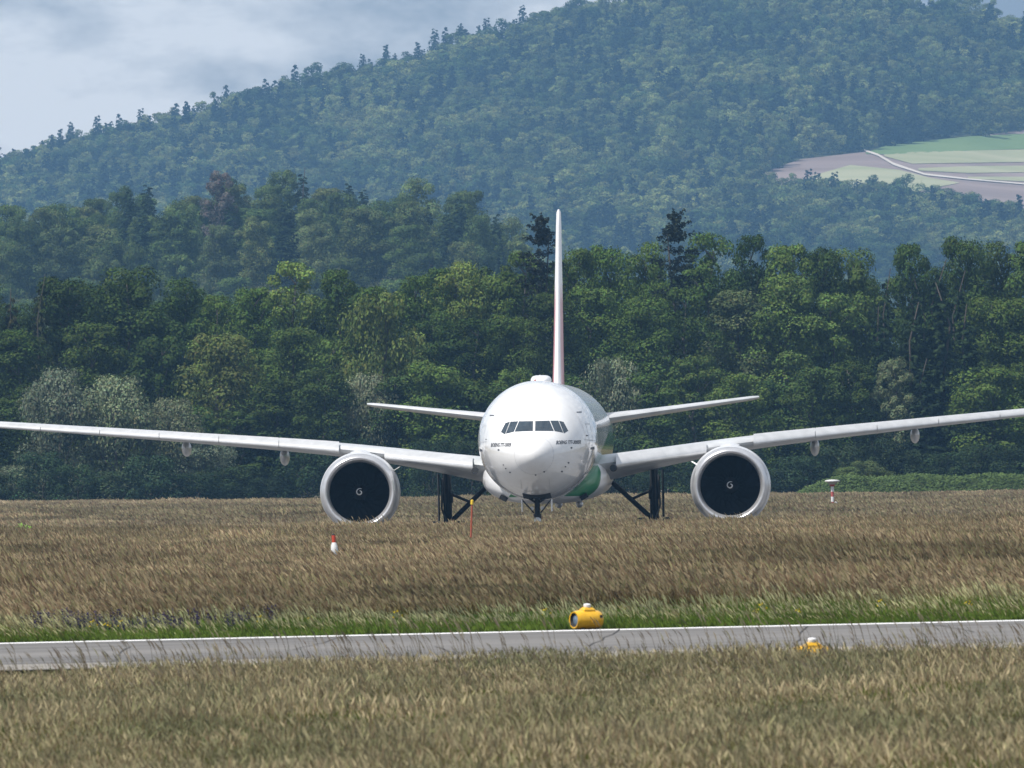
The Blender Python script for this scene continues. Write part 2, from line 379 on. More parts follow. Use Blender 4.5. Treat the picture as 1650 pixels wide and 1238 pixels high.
def fairing_mat():
    m = pmat('fairing_livery', (.78, .78, .79), .35, coat=.3, vary=.06, scale=1.0); t = m.node_tree; b = next(n for n in t.nodes if n.type == 'BSDF_PRINCIPLED'); src = b.inputs['Base Color'].links[0].from_socket
    tcn = N(t, 'ShaderNodeTexCoord'); sx = N(t, 'ShaderNodeSeparateXYZ'); t.links.new(tcn.outputs['Object'], sx.inputs[0])
    q = N(t, 'ShaderNodeMath', operation='MULTIPLY_ADD'); q.inputs[1].default_value = -.55; t.links.new(sx.outputs[2], q.inputs[0]); t.links.new(sx.outputs[1], q.inputs[2])
    a = N(t, 'ShaderNodeMath', operation='LESS_THAN'); a.inputs[1].default_value = 20.35; t.links.new(q.outputs[0], a.inputs[0])
    c = N(t, 'ShaderNodeMath', operation='GREATER_THAN'); c.inputs[1].default_value = 2.55; t.links.new(sx.outputs[2], c.inputs[0])
    mu0 = N(t, 'ShaderNodeMath', operation='MULTIPLY'); t.links.new(a.outputs[0], mu0.inputs[0]); t.links.new(c.outputs[0], mu0.inputs[1])
    e = N(t, 'ShaderNodeMath', operation='MULTIPLY_ADD'); e.inputs[1].default_value = -1.2; t.links.new(sx.outputs[0], e.inputs[0]); t.links.new(sx.outputs[2], e.inputs[2])      # the sweep stays low on the starboard side
    e2 = N(t, 'ShaderNodeMath', operation='LESS_THAN'); e2.inputs[1].default_value = 4.75; t.links.new(e.outputs[0], e2.inputs[0])
    mu = N(t, 'ShaderNodeMath', operation='MULTIPLY'); t.links.new(mu0.outputs[0], mu.inputs[0]); t.links.new(e2.outputs[0], mu.inputs[1])
    mm = N(t, 'ShaderNodeMix', data_type='RGBA'); mm.inputs[7].default_value = (.010, .19, .06, 1); t.links.new(mu.outputs[0], mm.inputs[0]); t.links.new(src, mm.inputs[6]); t.links.new(mm.outputs[2], b.inputs['Base Color']); return m
M['fair'] = fairing_mat()
def fin_mat():
    m, t, o = new_mat('fin_livery'); b = N(t, 'ShaderNodeBsdfPrincipled'); b.inputs['Roughness'].default_value = .35; b.inputs['Coat Weight'].default_value = .2
    tcn = N(t, 'ShaderNodeTexCoord'); sx = N(t, 'ShaderNodeSeparateXYZ'); t.links.new(tcn.outputs['Object'], sx.inputs[0])
    n = N(t, 'ShaderNodeMath', operation='MULTIPLY_ADD'); n.inputs[1].default_value = -1.0; t.links.new(sx.outputs[2], n.inputs[0]); t.links.new(sx.outputs[1], n.inputs[2])   # y - z: distance behind the swept edge
    r = N(t, 'ShaderNodeMapRange'); r.inputs['From Min'].default_value = 49.45; r.inputs['From Max'].default_value = 49.7; t.links.new(n.outputs[0], r.inputs[0])
    r2 = N(t, 'ShaderNodeMapRange'); r2.inputs['From Min'].default_value = 14.2; r2.inputs['From Max'].default_value = 13.0; t.links.new(sx.outputs[2], r2.inputs[0])
    mu = N(t, 'ShaderNodeMath', operation='MULTIPLY'); t.links.new(r.outputs[0], mu.inputs[0]); t.links.new(r2.outputs[0], mu.inputs[1])
    a = N(t, 'ShaderNodeMix', data_type='RGBA'); a.inputs[6].default_value = (.76, .76, .77, 1); a.inputs[7].default_value = (.50, .15, .16, 1); t.links.new(mu.outputs[0], a.inputs[0])
    t.links.new(a.outputs[2], b.inputs['Base Color']); t.links.new(b.outputs[0], o.inputs[0]); return m
M['fin'] = fin_mat()

PD = 955.0; NOSE = at(861, 733, PD)
plane = empty('airliner', (NOSE.x, PD, -.95), -math.radians(1.41))
plane.rotation_euler = (0, -math.radians(.4), -math.radians(1.41))       # the taxiway falls slightly to one side
tag(plane, 'white twin-engine airliner with green lower stripe, seen head-on on the taxiway', 'airliner')
CZ = 5.46
ST = np.array([  # y, half width, top, bottom, widest level   (relative to the tube's axis)
 (0, 0, -.75, -.75, -.75), (.05, .25, -.50, -1.0, -.75), (.2, .49, -.26, -1.24, -.75), (.5, .76, .0, -1.50, -.74), (.9, .99, .22, -1.74, -.72),
 (1.5, 1.34, .47, -2.04, -.66), (2.4, 1.76, 1.02, -2.36, -.56), (3.3, 2.12, 1.62, -2.60, -.45), (4.5, 2.48, 2.2, -2.82, -.32), (6, 2.78, 2.68, -2.97, -.2),
 (8, 3.0, 3.0, -3.07, -.08), (10.5, 3.1, 3.1, -3.1, 0), (30, 3.1, 3.1, -3.1, 0), (52, 3.1, 3.1, -3.1, 0), (58, 2.85, 3.08, -2.3, .2), (64, 2.1, 2.95, -.9, .8), (70, 1.05, 2.6, .9, 1.6), (73.9, .25, 2.0, 1.6, 1.8)])
def sect(y):
    q = math.sqrt(max(y, 0)); return [float(pchip(np.sqrt(ST[:, 0]), ST[:, k], q)[0]) for k in range(1, 5)]
def ring(y, n=72):
    hw, t, b, zc = sect(y); r = []
    for i in range(n):
        a = 2 * math.pi * i / n; s = math.sin(a)
        r.append((hw * math.cos(a), y, CZ + zc + (t - zc if s > 0 else zc - b) * s))
    return r
def ysurf(x, z):
    """station at which the nose skin reaches the point x, z of the front view"""
    lo, hi = 0.0, 11.0
    for _ in range(34):
        y = (lo + hi) / 2; hw, t, b, zc = sect(y); dz = z - CZ - zc; h = (t - zc) if dz > 0 else (zc - b)
        if hw > 1e-6 and h > 1e-6 and (x / hw) ** 2 + (dz / h) ** 2 < 1: hi = y
        else: lo = y
    return hi
fy = [.92] + list(np.arange(1.0, 4.6, .2)) + list(np.arange(4.7, 10.6, .45)) + list(np.arange(11, 52, 2.0)) + list(np.arange(52, 73.9, 1.3)) + [73.9]
fus = MB().loft([ring(y) for y in fy], False, True).build('fuselage', M['livery'], plane, auto=50)
ry = [.0005, .01, .03, .06, .1, .16, .24, .34, .46, .6, .75, .905]
MB().loft([ring(y) for y in ry], True, False).build('radome', M['radome'], plane, True)
MB().loft([[(p[0] * .992, p[1] - .012, (p[2] - CZ + .75) * .992 + CZ - .75) for p in ring(.912)], [(p[0] * .992, p[1], (p[2] - CZ + .75) * .992 + CZ - .75) for p in ring(.94)]], False, False).build('radome_seam', M['seam'], plane, True)

def drape(poly, off, nsub=6):
    """a four-cornered patch of the front view laid on the nose skin"""
    P = [Vector(p) for p in poly]; v = []
    for i in range(nsub + 1):
        for j in range(nsub + 1):
            a, b = i / nsub, j / nsub
            p = P[0].lerp(P[1], b).lerp(P[3].lerp(P[2], b), a); x, z = p
            v.append((x, ysurf(x, z + CZ) - off, z + CZ))
    n = nsub + 1
    return v, [(i * n + j, i * n + j + 1, (i + 1) * n + j + 1, (i + 1) * n + j) for i in range(nsub) for j in range(nsub)]
panes = [[(.055, .99), (.78, .995), (1.005, .46), (.055, .475)], [(.82, .995), (1.225, .985), (1.475, .365), (1.045, .455)], [(1.26, .98), (1.49, .92), (1.73, .46), (1.51, .33)]]
for sgn in (-1, 1):
    for p in panes:
        q = [(sgn * a, b) for a, b in p]
        v, f = drape(q, .012); MB().add(v, f).build('cockpit_window', M['glass'], fus, True)
    # thin pale rims round the panes
# nose marks: small sensors and static ports
marks = [(-1.86, -.46, .045), (1.88, -.42, .045), (-1.62, -1.23, .03), (-1.5, -1.42, .035), (-1.28, -1.62, .04), (1.72, -1.18, .04), (1.56, -1.38, .035), (1.38, -1.62, .045), (.06, -1.78, .035), (.5, -1.62, .04), (2.63, .2, .04), (-2.55, .1, .03)]
for x, z, r in marks:
    v = [(x + r * math.cos(a) * 1.2, 0, z + CZ + r * math.sin(a)) for a in np.linspace(0, 2 * math.pi, 9)[:-1]]
    v = [(p[0], ysurf(p[0], p[2]) - .015, p[2]) for p in v]
    MB().add(v, [tuple(range(8))]).build('sensor', M['ink'], fus)
for sgn, z0 in ((-1, 1.33), (1, 1.42)):     # small stencil marks high on either side
    v, f = drape([(sgn * 2.12, z0 + .02), (sgn * 2.36, z0 + .03), (sgn * 2.36, z0 - .03), (sgn * 2.12, z0 - .03)], .015, 3); MB().add(v, f).build('stencil_mark', M['ink'], fus)
for sgn in (-1, 1):                          # door frames and the dark placards beside them
    v, f = drape([(sgn * 2.78, -.42), (sgn * 2.96, -.36), (sgn * 2.96, -.52), (sgn * 2.78, -.52)], .015, 4); MB().add(v, f).build('placard', M['ink'], fus)
    v, f = drape([(sgn * 2.50, .0), (sgn * 2.97, -.04), (sgn * 2.97, -.075), (sgn * 2.50, -.03)], .012, 5); MB().add(v, f).build('skin_joint', M['seam'], fus)
    v, f = drape([(sgn * 2.87, -.55), (sgn * 2.90, -.55), (sgn * 2.55, -1.55), (sgn * 2.52, -1.55)], .012, 6); MB().add(v, f).build('door_edge', M['seam'], fus)
    v, f = drape([(sgn * .72, -2.0), (sgn * .735, -2.0), (sgn * .735, -2.5), (sgn * .72, -2.5)], .012, 5); MB().add(v, f).build('door_edge', M['seam'], fus)
def lettering(txt, x0, x1, zc, h):
    cu = bpy.data.curves.new('lettering', 'FONT'); cu.body = txt; cu.size = 1; cu.shear = .3; cu.offset = .03; cu.resolution_u = 3
    ob = bpy.data.objects.new('lettering', cu); C.objects.link(ob); dg = bpy.context.evaluated_depsgraph_get()
    me = bpy.data.meshes.new_from_object(ob.evaluated_get(dg)); bpy.data.objects.remove(ob)
    co = np.array([v.co for v in me.vertices]); a, b = co.min(0), co.max(0)
    for v in me.vertices:
        x = x0 + (v.co.x - a[0]) / (b[0] - a[0]) * (x1 - x0); z = CZ + zc + ((v.co.y - a[1]) / (b[1] - a[1]) - .5) * h
        v.co = (x, ysurf(x, z) - .014, z)
    me.materials.clear(); me.materials.append(M['ink'])
    return link('lettering', me, fus)
lettering('BOEING 777-300ER', -2.28, -1.17, -.20, .2); lettering('BOEING 777-300ER', 1.12, 2.34, -.13, .2)

def side_line(sgn, ya, yb, za, zb):
    # narrow strip laid on the flank, used for door outlines and skin joints
    v = []
    for k in range(9):
        y = ya[0] + (yb[0] - ya[0]) * k / 8; z = za + (zb - za) * k / 8
        for dy, dz in ((-1, -1), (1, 1)):
            yy = y + dy * .018 * (ya[1]); zz = z + dz * .018 * (1 - ya[1]); hw, t, b, zc = sect(yy); d = zz - zc; h = t - zc if d > 0 else zc - b
            v.append((sgn * (hw * math.sqrt(max(0, 1 - (d / h) ** 2)) + .006), yy, CZ + zz))
    return MB().add(v, [(2 * k, 2 * k + 1, 2 * k + 3, 2 * k + 2) for k in range(8)])
for sgn in (-1, 1):
    for y0 in (5.7, 17.0):
        d = side_line(sgn, (y0, 1), (y0, 1), -1.15, .8); e = side_line(sgn, (y0 + 1.1, 1), (y0 + 1.1, 1), -1.15, .8); f = side_line(sgn, (y0, 0), (y0 + 1.1, 0), -1.15, -1.15); g = side_line(sgn, (y0, 0), (y0 + 1.1, 0), .8, .8)
        for q in (e, f, g): d.add(q.v, q.f)
        d.build('door_outline', M['seam'], fus)
for y0 in (4.95, 9.4):
    a_, b_ = ring(y0), ring(y0 + .03); MB().loft([[(p[0] * 1.0015, p[1], (p[2] - CZ) * 1.0015 + CZ) for p in r_] for r_ in (a_, b_)], False, False).build('skin_joint', M['seam2'], fus)
# nose gear
by0 = [(x, ysurf_y, 0) for x, ysurf_y in ((0, 0),)]
def belly(x, y):
    hw, t, b, zc = sect(y); return CZ + zc - (zc - b) * math.sqrt(max(0, 1 - (x / hw) ** 2))
v = []; 
for y in np.linspace(4.3, 7.2, 9):
    for x in np.linspace(-.72, .72, 7): v.append((x, y, belly(x, y) - .012))
MB().add(v, [(j * 7 + i, j * 7 + i + 1, (j + 1) * 7 + i + 1, (j + 1) * 7 + i) for j in range(8) for i in range(6)]).build('gear_bay_shade', M['bay'], plane)  # dark sheet laid on the belly, painting the shade inside the open bay
for s in (-1, 1):
    d = MB().box((s * .76, 5.5, 2.12), (.05, 2.1, .62)); d.build('nose_gear_door', M['white'], plane)
    MB().tube((s * .74, 4.6, 2.42), (s * .18, 5.7, 1.75), .035).build('door_link', M['gear'], plane)
ng = MB().tube((0, 5.9, .62), (0, 5.75, 2.75), .14).tube((0, 5.9, .6), (0, 5.85, 1.5), .09); strut = ng.tube((0, 5.75, 1.35), (0, 5.75, 1.7), .2).build('nose_strut', M['gear'], plane, auto=40)
MB().tube((0, 5.55, 1.35), (0, 5.3, 1.0), .05).tube((0, 5.3, 1.0), (0, 5.7, .68), .05).build('torque_link', M['gear_light'], plane)
MB().tube((-.42, 5.9, .55), (.42, 5.9, .55), .08).build('nose_axle', M['gear'], plane)
MB().tube((-.12, 5.6, 2.3), (-.6, 7.0, 2.6), .06).tube((.12, 5.6, 2.3), (.6, 7.0, 2.6), .06).build('drag_brace', M['gear'], plane)
MB().lathe([(0, 0.001), (.02, .12), (.1, .19), (.3, .2), (.42, .15), (.5, .001)], 'Y', (0, 5.25, 1.33), 18).build('steering_unit', M['lamp'], plane, auto=50)
for s in (-1, 1):
    MB().lathe([(.0, .001), (0, .1), (.12, .1), (.2, .05)], 'Y', (s * .27, 5.45, 1.98), 14).build('taxi_lamp', M['lamp'], plane, auto=40)
def wheel(o, r, wd, parent):
    ty = MB().lathe([(-wd / 2 * .7, r * .55), (-wd / 2, r * .7), (-wd / 2 * .95, r * .9), (-wd / 4, r), (wd / 4, r), (wd / 2 * .95, r * .9), (wd / 2, r * .7), (wd / 2 * .7, r * .55)], 'X', o, 28).build('tyre', M['tyre'], parent, auto=60)
    MB().lathe([(-wd * .33, .001), (-wd * .3, r * .5), (-wd * .36, r * .57), (wd * .36, r * .57), (wd * .3, r * .5), (wd * .33, .001)], 'X', o, 20).build('rim', M['gear_light'], ty, auto=40)
for s in (-1, 1): wheel((s * .34, 5.9, .54), .54, .4, plane)

# wings
def foil(c, th, n=14):
    x = (1 - np.cos(np.linspace(0, math.pi, n))) / 2
    yt = 5 * th * (.2969 * np.sqrt(x) - .126 * x - .3516 * x**2 + .2843 * x**3 - .1015 * x**4)
    return x * c, yt
WS = [2.0, 3.45, 6.0, 9.7, 11.8, 18, 25.4, 30.6, 32.4]
Wm = dict(le=[22.3, 23.3, 25.1, 27.65, 29.1, 33.4, 38.5, 42.2, 44.3], c=[14.6, 13.4, 11.3, 8.6, 7.9, 6.2, 4.1, 2.6, .9],
          zt=[4.76, 4.90, 5.13, 5.50, 5.70, 6.22, 6.77, 7.15, 7.25], th=[1.36, 1.26, 1.02, .80, .72, .60, .44, .30, .12], tw=[3.0, 3.0, 2.2, 1.2, 1, .5, 0, -.5, -1])
def wsec(s):
    g = lambda k: float(pchip(WS, Wm[k], s)[0]); return g('le'), g('c'), g('zt'), g('th'), math.radians(g('tw'))
def wring(s, sgn, lo=0.0, hi=1.0, dy=0, dz=0, rot=0, closed_back=False, grow=0):
    le, c, zt, th, tw = wsec(s); n = 16; x0 = (1 - np.cos(np.linspace(0, math.pi, n))) / 2
    x = (x0 if hi == 1 else x0 * hi); yt = 5 * (th / c) * c * (.2969 * np.sqrt(x) - .126 * x - .3516 * x**2 + .2843 * x**3 - .1015 * x**4) * 1.0 + grow
    if hi < 1: yt = yt * np.interp(x0, [0, 1], [1.12, 1.0])
    zm = zt - th / 2
    up = [(a * c, b) for a, b in zip(x, yt)]; dn = [(a * c, -b * .95) for a, b in zip(x, yt)]
    if hi < 1: pts = up[::-1] + dn[1:] + [(up[-1][0] * .62, 0)]
    else: pts = up[::-1] + dn[1:-1]
    r = []
    for py, pz in pts:
        a = rot
        yy = py * math.cos(a) + pz * math.sin(a); zz = -py * math.sin(a) * -1 * 0 + pz * math.cos(a) - py * math.sin(a) * 0
        if rot: yy, zz = py * math.cos(a) - pz * math.sin(a), py * math.sin(a) + pz * math.cos(a)
        yy2, zz2 = yy * math.cos(tw) + zz * math.sin(tw), -yy * math.sin(tw) + zz * math.cos(tw)
        r.append((sgn * s, le + yy2 + dy, zm + zz2 + dz))
    return r if sgn < 0 else r[::-1]
for sgn in (-1, 1):
    wing = MB().loft([wring(s, sgn) for s in (2.0, 2.8, 3.45, 4.5, 6, 7.8, 9.7, 10.8, 11.8, 14, 16, 18, 20.5, 23, 25.4, 28, 30.6, 31.6, 32.4)]).build('wing', M['wing_grey'], plane, auto=40)
    cuts = [(3.75, 8.45)] + [(a, a + 3.22) for a in np.arange(10.9, 29.5, 3.25)]
    for k, (a, b) in enumerate(cuts):
        hi = .075 if k == 0 else .11
        MB().loft([wring(s, sgn, hi=hi, dy=-.42, dz=-.20 if k == 0 else -.13, rot=math.radians(16), closed_back=True) for s in np.linspace(a, b, 6)]).build('slat', M['slat_metal'], wing, auto=35)
    for s, ln, hh in ((14.05, 5.2, .47), (19.35, 4.4, .42)):      # flap track fairings
        le, c, zt, th, tw = wsec(s); te = le + c; zb = zt - th - .05 - (.25 if s < 8 else .12); rings = []
        for q in np.linspace(0, 1, 13):
            w_ = .25 * math.sin(math.pi * (q ** .75)) ** .6 + .004; h_ = hh * math.sin(math.pi * (q ** .75)) ** .6 + .004; yy = te - ln * .72 + ln * q
            rings.append([(sgn * s + w_ * math.cos(t), yy, zb - .12 - .1 * q + h_ * math.sin(t)) for t in np.linspace(0, 2 * math.pi, 17)[:-1]])
        MB().loft(rings).build('flap_track_fairing', M['cowl'], wing, auto=50)
    # landing lamp at the wing root
    MB().lathe([(0, .001), (.0, .17), (.25, .2)], 'Y', (sgn * 3.62, 22.75, 3.98), 14).build('wing_root_lamp', M['duct'], wing, auto=40)
    # tailplane
    rings = []
    for s, le, c, z, th in ((.8, 61.8, 7.6, 5.62, .75), (2.0, 62.8, 6.9, 5.78, .66), (4.4, 64.9, 5.6, 6.08, .48), (8, 68.0, 3.7, 6.53, .34), (10.4, 70.1, 2.4, 6.83, .24), (10.75, 70.7, 1.6, 6.88, .14)):
        x, yt = foil(c, th, 13); pts = list(zip(x, yt))[::-1] + list(zip(x, -yt))[1:-1]
        r = [(sgn * s, le + a, z + .86 + b) for a, b in pts]; rings.append(r if sgn < 0 else r[::-1])
    MB().loft(rings).build('tailplane', M['wing_grey'], plane, auto=40)

# fin
rings = []
for z, le, c, th in ((7.9, 56.6, 9.6, .66), (8.6, 57.6, 9.0, .62), (11, 60.2, 7.6, .52), (14, 63.3, 5.9, .42), (17.3, 66.7, 3.8, .29), (18.02, 67.6, 3.1, .24), (18.2, 68.2, 2.3, .1)):
    x, yt = foil(c, th, 13); pts = list(zip(x, yt))[::-1] + list(zip(x, -yt))[1:-1]; rings.append([(b, le + a, z) for a, b in pts][::-1])
MB().loft(rings).build('fin', M['fin'], plane, auto=40)

# belly fairing between the wings
rings = []
for y, hw, zc, h in ((19.0, .6, 2.62, .2), (20, 1.9, 2.95, .72), (21.5, 2.8, 3.35, 1.15), (23.5, 3.22, 3.6, 1.42), (26, 3.36, 3.7, 1.53), (34, 3.38, 3.7, 1.54), (40, 3.3, 3.6, 1.4), (43, 2.8, 3.1, .9), (45.5, 1.4, 2.75, .45), (46.3, .4, 2.65, .12)):
    r = []
    for t in np.linspace(0, 2 * math.pi, 41)[:-1]:
        ct, st = math.cos(t), math.sin(t); r.append((hw * math.copysign(abs(ct) ** .8, ct), y, zc + h * math.copysign(abs(st) ** .8, st)))
    rings.append(r)
fair = MB().loft(rings).build('belly_fairing', M['fair'], plane, auto=60)
for s in (-1, 1):
    MB().box((s * 2.1, 20.6, 2.5), (.42, .3, .24), Matrix.Rotation(s * -.5, 3, 'Y')).build('air_inlet', M['bay'], fair)
    MB().lathe([(-.6, .001), (-.4, .14), (0, .2), (.5, .14), (.8, .001)], 'Y', (s * .55 + .9, 40, 2.1), 12).build('drain_mast', M['white'], fair, True)

# aerial hump, beacon and blade aerials on the crown
rings = []
for q in np.linspace(0, 1, 13):
    k = math.sin(math.pi * q) ** .45 if 0 < q < 1 else .02; rings.append([(.55 * k * math.copysign(abs(math.cos(t)) ** .6, math.cos(t)), 17.6 + 3.6 * q, 8.50 + .38 * k * max(-.3, math.copysign(abs(math.sin(t)) ** .6, math.sin(t)))) for t in np.linspace(0, 2 * math.pi, 25)[:-1]])
MB().loft(rings).build('aerial_hump', M['white'], plane, auto=60)
MB().lathe([(0, .07), (.08, .06), (.12, .001)], 'Z', (-.27, 17.6, 8.55), 10).build('beacon', M['beacon'], plane, True)
MB().box((.05, 15, 8.68), (.03, .3, .4)).build('blade_aerial', M['white'], plane)

# engines
for sgn in (-1, 1):
    ex, ey, ez = sgn * 9.7, 22.9, 2.96; o = (ex, ey, ez)
    cowl = MB().lathe([(.42, 2.005), (.9, 2.07), (1.8, 2.11), (3.2, 2.07), (4.6, 1.9), (5.6, 1.72), (5.6, 1.62), (4.6, 1.6)], 'Y', o, 72).build('engine_cowl', M['cowl'], plane, auto=50)
    MB().lathe([(.419, 1.998), (.22, 1.95), (.08, 1.885), (.015, 1.82), (0, 1.775), (.02, 1.73), (.1, 1.67), (.3, 1.60), (.6, 1.57)], 'Y', o, 72).build('inlet_lip', M['lip_metal'], cowl, auto=70)
    MB().lathe([(.6, 1.57), (1.0, 1.585), (1.5, 1.63), (2.0, 1.64)], 'Y', o, 72).build('inlet_duct', M['duct'], cowl, auto=70)
    MB().lathe([(1.9, 1.65), (1.9, .001)], 'Y', o, 40).build('fan_back', M['bay'], cowl)
    for k in range(22):
        a0 = 2 * math.pi * k / 22; rr = []
        for r, tw, ch in ((.42, .25, .5), (.8, .55, .6), (1.2, .85, .62), (1.61, 1.1, .55)):
            a = a0 + .18 * math.sin((r - .4) * 2.2); ca, sa = math.cos(a), math.sin(a)
            pts = []
            for e, th in ((-1, 0), (0, .022), (1, 0), (0, -.022)):
                t_ = e * ch / 2 * math.sin(tw) + th; yy = e * ch / 2 * math.cos(tw)
                pts.append((ex + r * ca - t_ * sa, ey + 1.5 + yy, ez + r * sa + t_ * ca))
            rr.append(pts)
        MB().loft(rr).build('fan_blade', M['fan'], cowl)
    sp = MB().lathe([(.75, .004), (.8, .09), (.95, .2), (1.15, .32), (1.35, .42), (1.5, .45)], 'Y', o, 32).build('spinner', M['spinner'], cowl, True)
    v = []; m_ = 26                                         # white comma spiral on the spinner
    for i in range(m_):
        q = i / (m_ - 1); ang = math.radians(60 + 395 * q); rr_ = .2 - .135 * q; wd = .012 + .022 * math.sin(math.pi * q)
        for e in (-1, 1):
            r = rr_ + e * wd; yq = .75 + np.interp(r, [0, .09, .2, .32], [0, .05, .2, .4]) - .02
            v.append((ex + r * math.cos(ang), ey + yq, ez + r * math.sin(ang)))
    MB().add(v, [(2 * i, 2 * i + 1, 2 * i + 3, 2 * i + 2) for i in range(m_ - 1)]).build('spiral_mark', M['markw'], cowl)
    MB().lathe([(4.4, 1.2), (5.6, 1.18), (7.0, .85), (7.6, .7), (7.6, .6), (7.0, .6)], 'Y', o, 40).lathe([(7.2, .55), (8.0, .3), (8.5, .02)], 'Y', o, 24).build('exhaust_nozzle', M['exhaust'], cowl, auto=50)
    # chine on the inboard shoulder, pylon above
    c_ = math.radians(32); px_, pz_ = ex - sgn * 2.06 * math.cos(c_), ez + 2.06 * math.sin(c_); dx_, dz_ = -sgn * math.cos(c_), math.sin(c_)
    MB().loft([[(px_, ey + 1.0, pz_), (px_ + .09, ey + 1.0, pz_ + .03), (px_ + .09, ey + 2.6, pz_ + .03), (px_, ey + 2.6, pz_)], [(px_ + dx_ * .36, ey + 1.7, pz_ + dz_ * .36), (px_ + dx_ * .36 + .07, ey + 1.7, pz_ + dz_ * .36 + .02), (px_ + dx_ * .36 + .07, ey + 2.6, pz_ + dz_ * .36 + .02), (px_ + dx_ * .36, ey + 2.6, pz_ + dz_ * .36)]]).build('nacelle_chine', M['white'], cowl)
    rings = []
    for y, hw, zb, zt_ in ((.9, .2, 1.7, 2.08), (1.3, .42, 1.7, 2.17), (2.2, .5, 1.7, 2.22), (4.0, .5, 1.7, 2.26), (6.5, .46, 1.2, 2.28), (10, .36, 1.2, 2.1), (13, .1, 1.7, 1.9)):
        rings.append([(ex + hw * a, ey + y, ez + (zt_ - (zt_ - zb) * .25 * abs(a) if b > 0 else zb)) for a, b in ((-1, -1), (1, -1), (1, 1), (.5, 1), (0, 1), (-.5, 1), (-1, 1))])
    MB().loft(rings).build('pylon', M['cowl'], cowl, auto=60)

    # main gear
    gx, gy = sgn * 5.49, 37.1
    leg = MB().tube((gx, gy, 1.0), (gx, gy - .1, 4.1), .22).tube((gx, gy, .6), (gx, gy, 1.3), .17).tube((gx, gy - .05, 2.3), (gx, gy - .05, 2.8), .31).build('main_strut', M['gear'], plane, auto=40)
    MB().box((gx + sgn * .46, gy + .05, 2.6), (.07, 1.3, 2.5), Matrix.Rotation(.06, 3, 'Z')).build('gear_door', M['gear'], plane)
    MB().tube((gx - sgn * .12, gy, 1.25), (sgn * 3.15, gy - .4, 3.35), .13).tube((gx - sgn * .2, gy, 2.75), (sgn * 4.35, gy - .2, 2.35), .075).build('side_brace', M['gear'], plane)
    MB().tube((gx, gy - .2, 1.5), (gx, gy - 2.6, 3.9), .11).build('drag_strut', M['gear'], plane)
    MB().tube((gx - sgn * .05, gy - .34, .95), (gx + sgn * .3, gy - .3, 2.0), .05).tube((gx + sgn * .3, gy - .3, 2.0), (gx + sgn * .24, gy - .3, 3.6), .05).tube((gx - sgn * .2, gy - .2, 1.2), (gx - sgn * .22, gy - .2, 3.0), .04).build('hydraulic_line', M['gear_light'], plane)
    MB().box((gx, gy, .68), (.3, 3.3, .3)).build('bogie_beam', M['gear'], plane)
    for dy in (-1.47, 0, 1.47):
        MB().tube((gx - .7, gy + dy, .66), (gx + .7, gy + dy, .66), .1).build('axle', M['gear'], plane)
        for s in (-1, 1): wheel((gx + s * .7, gy + dy, .665), .665, .5, plane)

# ------------------------------------------------------------------ vegetation: prototypes
def unit(n):
    a = rng.normal(size=(n, 3)); return a / np.linalg.norm(a, axis=1, keepdims=True)
def leaf_quads(P, Nrm, size, jitter=.7):
    """one bent leaf spray per point: a four-cornered face turned roughly along Nrm"""
    n = len(P); nr = Nrm + jitter * rng.normal(size=(n, 3)) * .6; nr /= np.linalg.norm(nr, axis=1, keepdims=True)
    t = np.cross(nr, unit(n)); t /= np.maximum(np.linalg.norm(t, axis=1, keepdims=True), 1e-6); b = np.cross(nr, t)
    s = size * rng.uniform(.6, 1.35, size=(n, 1)); k = rng.uniform(.45, .8, size=(n, 1))
    return np.stack([P - t * s, P - b * s * k + nr * s * .15, P + t * s, P + b * s * k + nr * s * .1], 1)
def broadleaf(nl, leaves, leaf, R=4.6, H=17.0, base=.12, bump=.42, flat=1.0, pack=.72):
    """crown of nl leaf clumps set through an uneven dome; returns corner points and a tint per corner"""
    Q, T = [], []; lob = []
    tries = 0
    while len(lob) < nl and tries < 4000:
        tries += 1; h = base + (1 - base) * rng.uniform(0, 1) ** .85; q = (h - base) / (1 - base)
        env = R * (math.sqrt(max(.05, 1 - ((q - .5) / .54) ** 2)) if q > .5 else .78 + .22 * q / .5)
        a = rng.uniform(0, 2 * math.pi); lr = R * bump * rng.uniform(.55, 1.15) * (1 - .2 * q); r = max(0, env - lr * .55) * rng.uniform(.35, 1) ** .5
        c = np.array([r * math.cos(a), r * math.sin(a), min(h * H, H - lr * .8)])
        if all(np.linalg.norm((c - d) * (1, 1, .8)) > .55 * (lr + e) * pack for d, e in lob): lob.append((c, lr))
    per = leaves // max(1, len(lob))
    for c, lr in lob:
        d = unit(per); d[:, 2] = np.where((d[:, 2] < -.5) & (rng.uniform(0, 1, per) < .6), -d[:, 2], d[:, 2])
        rr = lr * rng.uniform(.42, 1, size=(per, 1)) ** .4 * (1 + .13 * rng.normal(size=(per, 1)))
        P = c + d * rr * (1, 1, .78 * flat); Q.append(leaf_quads(P, d + (0, 0, .3), leaf, .5))
        tint = rng.uniform(.75, 1.25) * rng.uniform(.75, 1.25, size=(per, 1)) * np.array([1, 1, 1]) * (1 + .10 * rng.normal(size=(per, 3)) * (1, .4, .8)); T.append(np.repeat(tint, 4, 0))
    # loose sprays through the middle keep the crown from being hollow
    n = leaves // 7; h = rng.uniform(base, .9, n); a = rng.uniform(0, 2 * math.pi, n); r = R * .6 * np.sqrt(rng.uniform(0, 1, n)) * np.sin(np.pi * np.minimum(1, .25 + .7 * h))
    P = np.stack([r * np.cos(a), r * np.sin(a), h * H], 1); Q.append(leaf_quads(P, unit(n), leaf * 1.4)); T.append(np.repeat(rng.uniform(.6, 1, size=(n, 1)) * np.ones(3), 4, 0))
    return np.concatenate(Q).reshape(-1, 3), np.clip(np.concatenate(T), .3, 1.8), lob
